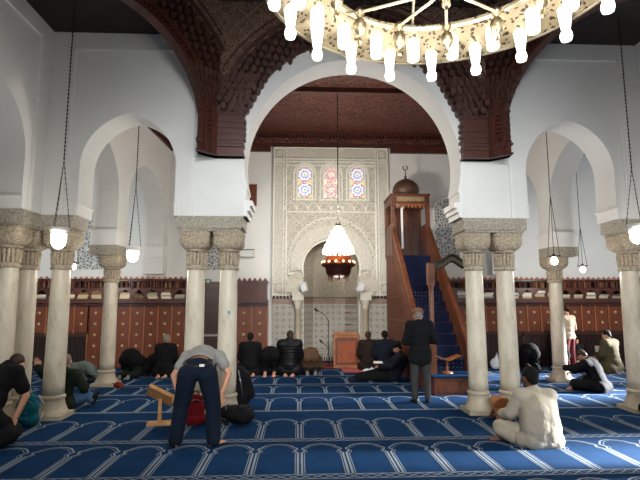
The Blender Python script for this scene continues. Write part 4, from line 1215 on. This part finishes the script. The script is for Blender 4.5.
C = lambda n, c, **k: cloth(n, c, **k)
BLK = C('black wool', (15, 15, 17)); BLK2 = C('black cotton', (12, 12, 14)); NAVY = C('navy jacket cloth', (18, 23, 34)); JEAN = C('dark blue denim', (15, 26, 41), var=.14)
JEAN_L = C('faded denim', (62, 92, 128)); GREY_T = C('heather grey cotton', (140, 140, 136), var=.05); GREY_P = C('dark grey trousers', (54, 54, 54)); BRN = C('brown cloth', (88, 64, 46)); DKB = C('dark brown cloth', (36, 26, 22))
GREEN = C('dark green jacket', (26, 35, 24)); CAMO = C('grey green quilted cloth', (92, 104, 96), var=.25, scale=22); OLIVE = C('olive coat', (66, 60, 40)); ROBE = C('cream robe cotton', (166, 157, 140), var=.03, bump=.9); PUFF = C('black quilted nylon', (14, 15, 18), rough=.5)
MAROON = C('maroon trousers', (96, 40, 44)); BEIGE = C('beige jumper', (176, 160, 138)); COAT = C('long black coat', (13, 14, 17)); SOCK = C('grey socks', (120, 118, 116)); SHOE = C('dark shoe', (28, 24, 24)); ORANGE = C('orange red fabric', (126, 44, 30)); TEAL = C('teal nylon', (14, 86, 100)); REDN = C('red nylon', (112, 16, 24)); BLUEB = C('bright blue fabric', (30, 96, 176)); PALE_TRIM = C('pale grey strap', (170, 176, 178))

# poses (person faces +y)
KNEEL = mirror({'pelvis': (0, -.02, .26), 'chest': (0, .03, .56), 'neck': (0, .05, .75), 'head': (0, .09, .88), 'sh*': (.175, .03, .69), 'el*': (.24, .08, .43), 'wr*': (.13, .27, .27), 'hip*': (.09, 0, .22), 'kn*': (.15, .40, .1), 'an*': (.1, -.08, .07), 'to*': (.07, -.24, .04)})
SUJUD = mirror({'pelvis': (0, -.1, .46), 'chest': (0, .27, .33), 'neck': (0, .44, .22), 'head': (0, .55, .14), 'sh*': (.175, .38, .27), 'el*': (.3, .45, .13), 'wr*': (.22, .68, .06), 'hip*': (.09, -.12, .42), 'kn*': (.12, .12, .1), 'an*': (.1, -.3, .09), 'to*': (.1, -.33, .02)})
STAND = mirror({'pelvis': (0, 0, .95), 'chest': (0, .0, 1.28), 'neck': (0, .01, 1.46), 'head': (0, .05, 1.60), 'sh*': (.18, 0, 1.41), 'el*': (.25, .0, 1.12), 'wr*': (.08, .2, 1.12), 'hip*': (.09, 0, .9), 'kn*': (.11, .02, .5), 'an*': (.12, -.02, .08), 'to*': (.15, .18, .03)})
def P(base, **kw):
    d = {k: v.copy() for k, v in base.items()}
    for k, v in kw.items(): d[k] = V(v)
    return d

# 1 the man bending down, grey T-shirt and jeans, barefoot
bend = P3({'pelvis': (.0, .02, .93), 'chest': (0, .34, 1.04), 'neck': (0, .54, .97), 'head': (0, .64, .86), 'shL': (-.21, .40, 1.03), 'shR': (.21, .40, 1.03),
           'elL': (-.36, .33, .80), 'elR': (.35, .33, .82), 'wrL': (-.27, .2, .58), 'wrR': (.27, .2, .56),
           'hipL': (-.12, .0, .86), 'hipR': (.12, .0, .86), 'knL': (-.20, .08, .47), 'knR': (.19, .08, .47), 'anL': (-.24, -.02, .08), 'anR': (.22, -.02, .08), 'toL': (-.32, .14, .02), 'toR': (.34, .13, .02)})
belt = MB(); belt.tube([(.172*math.cos(a), .03+.125*math.sin(a), 1.0+.03*math.sin(a)) for a in [2*PI*i/28 for i in range(28)]], .02, 6, closed=True)
pk = MB()
for s in (-1, 1): pk.prism([(s*.03, .80), (s*.03, .92), (s*.125, .92), (s*.125, .81), (s*.078, .77)], -.135, -.128)
lab = MB(); lab.box(.04, .10, -.14, -.13, .97, 1.0)
pB = person('person bending down in a grey T-shirt and dark jeans, hands on knees, barefoot', (-1.27, 6.33, 0), R(2), bend, GREY_T, JEAN, sc=1.02, vox=.01, sleeve=.3, leg_upto=.98, pitch=1.3, td=.03, ld=.042, cut=.1, extra=[('belt', M['black'], belt), ('leather_label', M['paper'], lab)], top_name='shirt', belly=.01,
       hands={'L': ((-.0, -.3, -.8), (.2, -1, 0), .7), 'R': ((.0, -.3, -.8), (-.2, -1, 0), .7)})
# 2 robed person sitting cross-legged
sit = P3({'pelvis': (0, 0, .14), 'chest': (.0, .08, .47), 'neck': (0, .10, .66), 'head': (-.03, .14, .80), 'shL': (-.19, .10, .60), 'shR': (.19, .07, .59),
          'elL': (-.27, .2, .36), 'elR': (.27, .17, .33), 'wrL': (-.29, .40, .3), 'wrR': (.1, .36, .26), 'hipL': (-.1, .02, .12), 'hipR': (.1, .02, .12),
          'knL': (-.36, .33, .17), 'knR': (.34, .38, .13), 'anL': (.04, .46, .08), 'anR': (-.34, .30, .06), 'toL': (.2, .44, .04), 'toR': (-.46, .34, .04)})
col = MB(); col.tube([(-.0+.066*math.cos(a), .095+.062*math.sin(a), .665+.01*math.sin(a)) for a in [2*PI*i/20 for i in range(20)]], .016, 6, closed=True)
pR = person('person in a cream robe sitting cross-legged on the carpet, seen from behind', (3.04, 6.13, 0), R(4), sit, ROBE, ROBE, skin=SKIN_D, sc=1.02, vox=.012, smooth=22, td=.034, ld=.03, sleeve=.9, leg_upto=.78, pitch=.15, yaw=.25, belly=.02, flare=.014, hs=1.15,
       top_extra=[((-.14, -.05, .08), (.16, -.05, .08), .115, .11), ((-.2, .04, .08), (.2, .05, .08), .11, .1), ((-.08, -.07, .2), (.1, -.07, .2), .11, .1), ((-.05, .0, .2), (-.03, .03, .42), .2, .2), ((.06, .0, .2), (.04, .03, .42), .2, .19)], leg_extra=[((-.25, .15, .08), (-.36, .3, .13), .1, .09)],
       extra=[('collar', ROBE, col)], top_name='robe', beard=HAIR_B, hands={'L': ((-.1, .6, .1), (.3, 0, -1), .8), 'R': ((-.3, .6, 0), (0, 0, -1), .5)})
# 3 standing person in a dark coat with a brown cap
stj = P(STAND, head=(.0, .07, 1.575), wrL=(-.07, .22, 1.08), wrR=(.07, .24, 1.1), elL=(-.27, .0, 1.1), elR=(.29, .02, 1.12))
pS = person('person standing with back turned, long dark coat, grey trousers and brown cap', (2.2, 8.74, 0), R(-3), stj, COAT, GREY_P, sc=.97, vox=.012, pitch=.45, td=.035, ld=.02, cap_mat=C('brown cap cloth', (120, 84, 66)), shoes=SHOE, hair=HAIR_G, top_name='coat',
       top_extra=[((-.08, 0, .95), (-.09, 0, .78), .13, .125), ((.08, 0, .95), (.09, 0, .78), .13, .125), ((0, -.02, .9), (0, -.02, .76), .13, .12)])
# 4 man kneeling at the left edge in a black T-shirt
kl = P3({'pelvis': (-.08, -.02, .36), 'chest': (-.05, .12, .70), 'neck': (.02, .24, .86), 'head': (.06, .34, .86), 'shL': (-.22, .18, .80), 'shR': (.14, .15, .80), 'elL': (-.28, .25, .5), 'elR': (.25, .18, .53), 'wrL': (-.2, .35, .3), 'wrR': (.17, .15, .30),
         'hipL': (-.15, .0, .3), 'hipR': (.02, .0, .3), 'knL': (-.2, .3, .1), 'knR': (.12, .28, .12), 'anL': (-.18, -.2, .08), 'anR': (.06, -.16, .08), 'toL': (-.18, -.34, .03), 'toR': (.08, -.34, .03)})
person('person kneeling at the left edge in a black T-shirt, head bowed, bare forearm', (-3.74, 6.3, 0), R(8), kl, BLK2, BLK, sc=1.13, vox=.012, sleeve=.4, pitch=1.0, td=.03, ld=.03, hair=HAIR_BR, shoes=SHOE, top_name='shirt',
       leg_extra=[((-.15, -.1, .12), (.15, .05, .14), .12, .11)])
# 5 man in a dark green jacket behind the left column
gr = P3({'pelvis': (0, 0, .14), 'chest': (.0, .04, .42), 'neck': (0.0, .08, .60), 'head': (.0, .12, .74), 'shL': (-.19, .05, .54), 'shR': (.19, .06, .54), 'elL': (-.42, .2, .52), 'elR': (.3, .16, .32), 'wrL': (-.56, .25, .62), 'wrR': (.2, .36, .2),
         'hipL': (-.1, .02, .12), 'hipR': (.1, .02, .12), 'knL': (-.44, .3, .28), 'knR': (.3, .32, .16), 'anL': (-.2, .55, .08), 'anR': (.42, .2, .12), 'toL': (-.12, .74, .05), 'toR': (.47, .22, .3)})
person('person in a dark green jacket and jeans sitting on the carpet behind the left column', (-3.98, 8.5, 0), R(-6), gr, GREEN, JEAN_L, sc=1.05, vox=.014, td=.045, ld=.02, shoes=SHOE, hair=HAIR_G, hands={'L': ((-.2, 0, .8), (.3, -1, 0), .4)},
       top_extra=[((-.12, -.04, .1), (.14, -.04, .1), .14, .13)])
# row of people before the mihrab
person('person with grey hair kneeling in black before the panelling, left of the columns', (-3.2, 12.0, 0), R(-6), KNEEL, BLK, BLK2, hair=HAIR_G, td=.045, ld=.03, pitch=.3, top_extra=[((-.16, 0, .12), (.16, 0, .12), .16, .16), ((-.2, .1, .12), (.2, .1, .12), .12, .12)])
person('person kneeling in a black jacket just right of the paired left columns', (-1.17, 12.1, 0), R(3), KNEEL, BLK, BLK2, td=.05, ld=.03, pitch=.2, sc=1.02, top_extra=[((-.16, 0, .1), (.16, 0, .1), .15, .15), ((-.22, .1, .2), (.22, .1, .2), .1, .1)])
person('person in black bowing in prostration with bare soles towards the viewer', (-.67, 12.1, 0), R(0), P(SUJUD, pelvis=(0, -.08, .52), hipL=(-.09, -.1, .46), hipR=(.09, -.1, .46)), BLK2, BLK, td=.05, ld=.03, pitch=1.4, sc=1.05,
       top_extra=[((-.14, .0, .4), (.14, .0, .4), .14, .14), ((-.2, .2, .25), (.2, .2, .25), .12, .12)], leg_upto=.75)
ribs = MB()
for k in range(8):
    z = .2+.068*k; ribs.tube([(.27*math.cos(a)*(1-.02*abs(k-3)), .01+.2*math.sin(a), z) for a in [2*PI*i/24 for i in range(24)]], .014, 5, closed=True)
person('person kneeling in a black quilted puffer jacket left of the mihrab column', (-.2, 12.05, 0), R(-3), KNEEL, PUFF, BLK2, hair=HAIR_BR, td=.075, ld=.03, pitch=.25, yaw=.3, sc=1.07, extra=[('quilt_seams', PUFF, ribs)], top_extra=[((-.14, 0, .14), (.14, 0, .14), .18, .18), ((0, .02, .74), (0, .04, .78), .1, .1)])
person('person in a brown jacket prostrating on the carpet in front of the niche', (.32, 12.3, 0), R(2), P(SUJUD, pelvis=(0, -.06, .5), chest=(0, .26, .42)), BRN, DKB, td=.05, ld=.03, pitch=1.3, sc=1.0, shoes=SOCK, hair=SKIN, top_extra=[((-.14, .0, .34), (.14, .0, .34), .16, .16), ((-.15, 0, .22), (.15, 0, .22), .1, .1)])
person('person with cropped hair kneeling in a dark brown jacket right of the lectern', (1.86, 12.8, 0), R(4), KNEEL, DKB, BLK2, hair=HAIR_BR, td=.05, ld=.03, pitch=.15, sc=1.0, top_extra=[((-.16, 0, .12), (.16, 0, .12), .15, .15)])
person('person kneeling in a navy jacket beside the carved side of the pulpit', (2.24, 12.4, 0), R(8), P(KNEEL), NAVY, BLK2, td=.05, ld=.03, pitch=.2, sc=1.04, top_extra=[((-.16, 0, .12), (.16, 0, .12), .15, .15)])
# reclining man with a book, sitting sideways facing left
recl = P3({'pelvis': (0, 0, .14), 'chest': (.0, -.14, .42), 'neck': (.0, -.12, .62), 'head': (0, -.06, .74), 'shL': (-.18, -.12, .54), 'shR': (.18, -.12, .54), 'elL': (-.25, .1, .36), 'elR': (.25, .1, .36), 'wrL': (-.08, .32, .34), 'wrR': (.08, .32, .34),
           'hipL': (-.09, .05, .12), 'hipR': (.09, .05, .12), 'knL': (-.12, .48, .12), 'knR': (.14, .46, .16), 'anL': (-.1, .88, .08), 'anR': (.14, .86, .08), 'toL': (-.1, 1.0, .12), 'toR': (.14, .98, .12)})
person('person in dark clothes sitting sideways with legs stretched out, reading an open book', (2.2, 11.1, 0), R(84), recl, NAVY, BLK2, sc=1.0, td=.045, ld=.03, pitch=.5, shoes=SHOE, cap_mat=BLK)
t = thing('book', 'open pale book held by the person with legs stretched out', 'book', (1.83, 11.12, .36), R(84))
m = MB(); m.prism([(-.15, .05), (0, 0), (.15, .05), (.15, .065), (0, .02), (-.15, .065)], -.1, .1); m.build('pages', M['paper'], t)
m = MB(); m.prism([(-.16, .04), (0, -.01), (.16, .04), (.16, .048), (0, -.002), (-.16, .048)], -.11, .11); m.build('cover', BC[2], t)
t = thing('bag', 'small white crumpled bag on the carpet beside the kneeling brown jacket', 'bag', (1.8, 12.35, .01)); mesh_m = MB(); mesh_m.ell((0, 0, .05), (.17, .1, .05)); mesh_m.ell((.08, .02, .07), (.07, .07, .05)); mesh_obj('sack', remeshed(mesh_m, .015, 2), M['white_cloth'], t)
m = MB(); m.tube([(.02, -.02, .09), (.06, -.03, .14), (.12, -.02, .1)], .008, 5); m.build('handle', M['white_cloth'], t)
# left rear group
person('person in a dark coat prostrating beside the far left column, grey soles showing', (-3.95, 11.9, 0), R(-8), P(SUJUD, pelvis=(0, -.06, .5)), BLK, GREEN, td=.06, ld=.035, pitch=1.3, sc=1.03, shoes=SOCK, top_extra=[((-.14, .0, .4), (.14, .0, .4), .16, .16), ((-.24, .25, .22), (.24, .25, .22), .14, .14)])
person('person in black prostrating, half hidden beside the grey-haired kneeler', (-3.5, 12.35, 0), R(-20), SUJUD, BLK2, BLK2, td=.05, ld=.03, pitch=1.3, sc=.85, shoes=SHOE)
person('person in grey green quilted clothes prostrating in front of the dark grille', (-4.86, 11.0, 0), R(-15), P(SUJUD, pelvis=(0, -.1, .34), hipL=(-.09, -.12, .32), hipR=(.09, -.12, .32)), CAMO, CAMO, td=.06, ld=.04, pitch=1.3, sc=.95, shoes=SHOE, hood=1)
# right group
person('person in black sitting and stretching both arms forward beside the far right column', (6.05, 9.6, 0), R(38), P3({'pelvis': (0, 0, .13), 'chest': (0, .12, .42), 'neck': (0, .22, .60), 'head': (0, .33, .68), 'shL': (-.19, .2, .54), 'shR': (.19, .2, .54), 'elL': (-.26, .38, .44), 'elR': (.24, .4, .40), 'wrL': (-.16, .6, .42), 'wrR': (.1, .55, .34),
       'hipL': (-.1, 0, .11), 'hipR': (.1, 0, .11), 'knL': (-.34, .36, .16), 'knR': (.3, .4, .18), 'anL': (.1, .44, .07), 'anR': (-.12, .5, .07), 'toL': (.24, .46, .04), 'toR': (-.26, .52, .04)}), BLK2, BLK, sc=1.0, td=.045, ld=.04, vox=.014, pitch=.9, hair=HAIR_BR,
       top_extra=[((-.14, -.03, .1), (.16, -.03, .1), .13, .13)])
person('person in an olive coat kneeling by the dark grille, reading, far right', (7.95, 12.1, 0), R(25), KNEEL, OLIVE, BRN, td=.06, ld=.03, pitch=.35, yaw=.5, sc=1.05, shoes=SOCK, top_extra=[((-.16, 0, .12), (.16, 0, .12), .17, .17)], hands={'L': ((-.3, .6, .3), (1, 0, -.3), .4)})
tag(MB().box(-.06, .06, -.01, .01, 0, .15).build('phone', M['paper'], None, (7.7, 12.26, .5)), 'bright phone held by the person in the olive coat', 'phone')
person('person sitting in dark clothes between the far right column and the olive coat', (7.62, 13.15, 0), R(180), P(KNEEL), BLK, BLK2, td=.04, ld=.02, pitch=.3, sc=.8)
person('person standing behind the far right column in beige jumper and maroon trousers', (7.24, 12.75, 0), R(20), STAND, BEIGE, MAROON, td=.03, ld=.02, pitch=.8, sc=.95, shoes=SHOE, top_name='jumper')
person('person in black bowing in prostration behind the right paired columns', (6.1, 12.7, 0), R(-10), P(SUJUD, pelvis=(0, -.06, .5)), BLK2, BLK, td=.06, ld=.04, pitch=1.3, sc=1.05, shoes=SHOE)
person('person in dark clothes crouching between the right paired columns and the far column', (6.95, 12.75, 0), R(150), P(KNEEL, chest=(0, .12, .5), neck=(0, .2, .64), head=(0, .28, .7)), BLK, BLK2, td=.05, ld=.03, pitch=.7, sc=.85, hood=1)

# ---------------------------------------------------------------- loose things on the floor
def rehal(loc, rz, label, sc=1, mat='wood_light'):
    t = thing('book_stand', label, 'book stand', loc, rz, None, sc)
    m = MB(); m.box(-.17, .17, -.11, .11, 0, .03); m.build('foot', M[mat], t)
    m = MB(); m.box(-.025, .025, -.03, .03, .03, .36); m.build('post', M[mat], t)
    T = Matrix.Translation((0, 0, .4)) @ Matrix.Rotation(R(28), 4, 'Y') @ Matrix.Rotation(R(-35), 4, 'X')
    m = MB(); m.box(-.21, .21, -.14, .14, -.012, .012, T); m.build('tray', M[mat], t)
    m = MB(); m.box(-.21, .21, -.15, -.135, -.012, .04, T); m.build('ledge', M[mat], t)
rehal((-2.03, 7.45, .004), R(10), 'light wooden book stand with tilted tray beside the bending person', 1.0)
def folding(loc, rz, label, sc=1):
    t = thing('folding_book_rest', label, 'book stand', loc, rz, None, sc)
    for s in (-1, 1):
        T = Matrix.Translation((0, 0, .16)) @ Matrix.Rotation(s*R(38), 4, 'Y')
        m = MB(T); m.prism([(-.1, -.19), (-.07, -.21), (-.04, -.16), (.04, -.16), (.07, -.21), (.1, -.19), (.1, .12), (.06, .19), (-.06, .19), (-.1, .12)], -.008, .008, 'x'); m.build('leaf', M['wood_mid'], t)
folding((3.1, 7.5, .0), R(96), 'folded honey brown book rest leaning by the base of the right paired columns', 1.1)
t = thing('book_stand', 'small wooden book stand on the pulpit platform', 'book stand', (3.0, 9.75, .365), 0, None, 1.25)
m = MB(); m.lathe([(.09, 0), (.09, .02), (.02, .04), (.015, .17), (.03, .2)], 12); m.build('pedestal', M['wood_mid'], t)
m = MB(); 
for s in (-1, 1): m.box(0, s*.22, -.12, .12, 0, .015, Matrix.Translation((0, 0, .2)) @ Matrix.Rotation(-s*R(20), 4, 'Y')) if s > 0 else m.box(-.22, 0, -.12, .12, 0, .015, Matrix.Translation((0, 0, .2)) @ Matrix.Rotation(R(20), 4, 'Y'))
m.build('tray', M['wood_mid'], t)

def backpack(loc, rz, label, mat, w=.32, h=.42, d=.2, lying=False, trim=None):
    t = thing('backpack', label, 'backpack', loc, rz)
    B = Matrix.Rotation(R(-82), 4, 'X') if lying else Matrix()
    T = (Matrix.Translation((0, 0, d*.5)) @ B) if lying else Matrix()
    m = MB(T)
    m.cap((-w*.22, 0, h*.22), (w*.22, 0, h*.22), d*.5, d*.5); m.cap((-w*.2, 0, h*.55), (w*.2, 0, h*.55), d*.5, d*.48); m.cap((-w*.12, 0, h*.78), (w*.12, 0, h*.78), d*.42, d*.4)
    m.ell((0, 0, h*.45), (w*.5, d*.5, h*.5))
    mesh_obj('bag_body', remeshed(m, .012, 2), mat, t)
    m = MB(T); m.cap((-w*.2, -d*.42, h*.25), (w*.2, -d*.42, h*.25), d*.2, d*.2); m.cap((-w*.18, -d*.42, h*.4), (w*.18, -d*.42, h*.4), d*.16, d*.16); mesh_obj('front_pocket', remeshed(m, .012, 2), mat, t)
    for s in (-1, 1):
        m = MB(T); m.tube([(s*w*.25, d*.4, h*.85), (s*w*.33, d*.75, h*.6), (s*w*.36, d*.7, h*.3), (s*w*.35, d*.4, h*.1)], .016, 6); m.build('shoulder_strap', trim or mat, t)
    m = MB(T); m.tube([(-.04, 0, h*.95), (-.03, .0, h*1.05), (.03, 0, h*1.05), (.04, 0, h*.95)], .009, 6); m.build('handle', trim or mat, t)
    m = MB(T); m.tube([(-w*.4, -d*.3, h*.7), (-w*.1, -d*.47, h*.82), (w*.1, -d*.47, h*.82), (w*.4, -d*.3, h*.7)], .006, 5); m.build('zip', M['steel'], t)
backpack((-1.5, 7.38, 0), R(15), 'red backpack standing on the floor behind the bending person', REDN, .27, .46, .2, trim=M['black'])
backpack((-.66, 7.42, 0), R(80), 'black backpack lying on the carpet right of the bending person', BLK, .46, .52, .22, lying=True)
backpack((-3.92, 7.42, 0), R(-15), 'teal and grey backpack at the foot of the left columns', TEAL, .34, .5, .22, trim=PALE_TRIM)
t = thing('jacket', 'dark jacket slumped against the back of the right column of the left pair', 'jacket', (-1.02, 8.45, 0), 0, None, 1.2)
m = MB(); m.ell((0, 0, .2), (.2, .16, .22)); m.ell((.03, .02, .4), (.16, .13, .16)); m.cap((.12, -.05, .45), (.2, -.06, .2), .07, .06); m.ell((.02, 0, .52), (.1, .09, .07)); mesh_obj('shell', remeshed(m, .016, 3), BLK, t)
m = MB(); m.tube([(.02, -.1, .54), (.06, -.13, .4), (.09, -.15, .2)], .008, 5); m.build('zip', M['steel'], t)
t = thing('bag', 'bright red bag standing behind the left column', 'bag', (-5.6, 12.0, 0)); m = MB(); m.prism([(-.14, 0), (.14, 0), (.16, .34), (-.13, .36)], -.07, .07); m.build('pouch', REDN, t); m = MB(); m.tube([(-.06, 0, .34), (-.05, 0, .44), (.05, 0, .44), (.06, 0, .34)], .01, 6); m.build('handle', REDN, t)
t = thing('water_bottle', 'clear plastic water bottle standing before the grille at left', 'bottle', (-5.3, 12.0, 0))
gl = NT('clear plastic'); gl.base(lin((214, 224, 230))); gl.rough(.1); gl.b.inputs['Transmission Weight'].default_value = .6
m = MB(); m.lathe([(0, 0), (.04, .0), (.042, .03), (.038, .1), (.042, .17), (.036, .21), (.015, .25), (.015, .27), (0, .27)], 14); m.build('bottle_body', gl.m, t); m = MB(); m.lathe([(.017, .26), (.017, .29), (0, .29)], 10); m.build('bottle_cap', BLUEB, t)
o = dup(t, (1.72, 13.2, .012), 0, 'small water bottle on the floor right of the lectern', .8)
t = thing('bag', 'small white bag by the grille behind the right paired columns', 'bag', (5.28, 12.9, 0)); m = MB(); m.ell((0, 0, .14), (.15, .1, .15)); m.cap((0, 0, .2), (.04, 0, .34), .08, .03); mesh_obj('sack', remeshed(m, .015, 2), M['white_cloth'], t); m = MB(); m.tube([(0, 0, .32), (.04, 0, .42), (.09, 0, .33)], .01, 5); m.build('handle', M['white_cloth'], t)
t = thing('bag', 'small black bag at the foot of the column at the right edge', 'bag', (5.5, 7.6, .02)); m = MB(); m.ell((0, 0, .1), (.13, .1, .1)); m.ell((.05, 0, .24), (.12, .1, .12)); mesh_obj('pouch', remeshed(m, .012, 2), BLK, t); m = MB(); m.tube([(0, 0, .33), (.04, 0, .39), (.1, 0, .33)], .008, 5); m.build('handle', BLK, t)
t = thing('shoe', 'dark shoe with red lining beside the far left column base', 'shoe', (-3.78, 10.62, 0), R(60)); m = MB(); m.cap((0, 0, .04), (0, .18, .035), .045, .04); m.cap((0, 0, .06), (0, .03, .08), .045, .04); mesh_obj('upper', remeshed(m, .01, 2), ORANGE, t); m = MB(); m.box(-.045, .045, -.05, .23, 0, .018); m.build('sole', SHOE, t)
dup(t, (-3.68, 10.5, 0), R(20), 'second dark shoe with red lining, nearer of the two beside the far left column')
t = thing('bag', 'bright blue bag under the knee of the kneeling person at the left edge', 'bag', (-3.72, 6.12, 0)); m = MB(); m.cap((-.15, 0, .1), (.08, 0, .09), .1, .08); mesh_obj('pouch', remeshed(m, .014, 2), BLUEB, t); m = MB(); m.tube([(-.08, 0, .2), (-.03, 0, .25), (.04, 0, .18)], .01, 5); m.build('handle', BLUEB, t)
for o in list(COL.objects):
    if o.parent is None and o.type == 'MESH' and 'label' not in o and o.get('kind') is None:
        bpy.data.objects.remove(o)
# ---------------------------------------------------------------- light and camera
w = bpy.data.worlds.new('daylight'); scn.world = w; w.use_nodes = True
bg = w.node_tree.nodes['Background']; bg.inputs[0].default_value = (.78, .88, 1.0, 1); bg.inputs[1].default_value = .25
def light(name, kind, loc, energy, color=(1, 1, 1), size=.1, rot=None, sy=None):
    l = bpy.data.lights.new(name, kind); l.energy = energy; l.color = color
    if kind == 'POINT': l.shadow_soft_size = size
    if kind == 'AREA': l.size = size; l.shape = 'RECTANGLE' if sy else 'SQUARE'
    if sy and kind == 'AREA': l.size_y = sy
    o = bpy.data.objects.new(name, l); COL.objects.link(o); o.location = loc
    if rot: o.rotation_euler = rot
    return o
warm = (1, .94, .86)
for i in range(6):
    a = R(60*i+10); light('chandelier_lamp', 'POINT', (CHX+.6*math.cos(a), CHY+.6*math.sin(a), 3.5), 36, warm, .1)
light('hall_lamp', 'POINT', (.905, 10.8, 3.9), 190, warm, .2)
light('hall_lamp', 'POINT', (.905, 10.75, 2.2), 20, warm, .2)
for x, y, z, e in ((-3.34, 6.62, 2.45, 20), (5.07, 6.7, 2.55, 20), (-3.13, 9.2, 2.4, 44), (5.03, 9.2, 2.35, 44), (-5.5, 12, 2.4, 34), (7.3, 12, 2.4, 34)):
    light('aisle_lamp', 'POINT', (x, y, z), e, warm, .1)
# daylight: open court behind and doors in the right wall
light('court_daylight', 'AREA', (CX, -6.5, 7.0), 1350, (.93, .97, 1), 14, (R(83), 0, 0), 3.6).data.spread = R(46)
for ya, yb, e in ((-.4, 1.0, 40), (2.0, 3.6, 40), (5.1, 6.1, 150), (8.9, 9.9, 90), (10.6, 12.8, 110)):
    o = light('door_daylight', 'AREA', (12.0, (ya+yb)/2, 2.0), e, (.96, .98, 1), 1.0, (0, R(74), 0), yb-ya-.2); o.data.spread = R(14)
cam = bpy.data.cameras.new('camera'); co = bpy.data.objects.new('camera', cam); COL.objects.link(co)
cam.sensor_width = 36; cam.lens = 27; cam.clip_start = .05
co.location = (0, 0, 1.8); co.rotation_euler = (R(90+7.25), R(.05), R(-2.6))
scn.camera = co
vs = scn.view_settings; vs.view_transform = 'Standard'; vs.look = 'None'; vs.gamma = 1; vs.use_curve_mapping = False; vs.exposure = .25
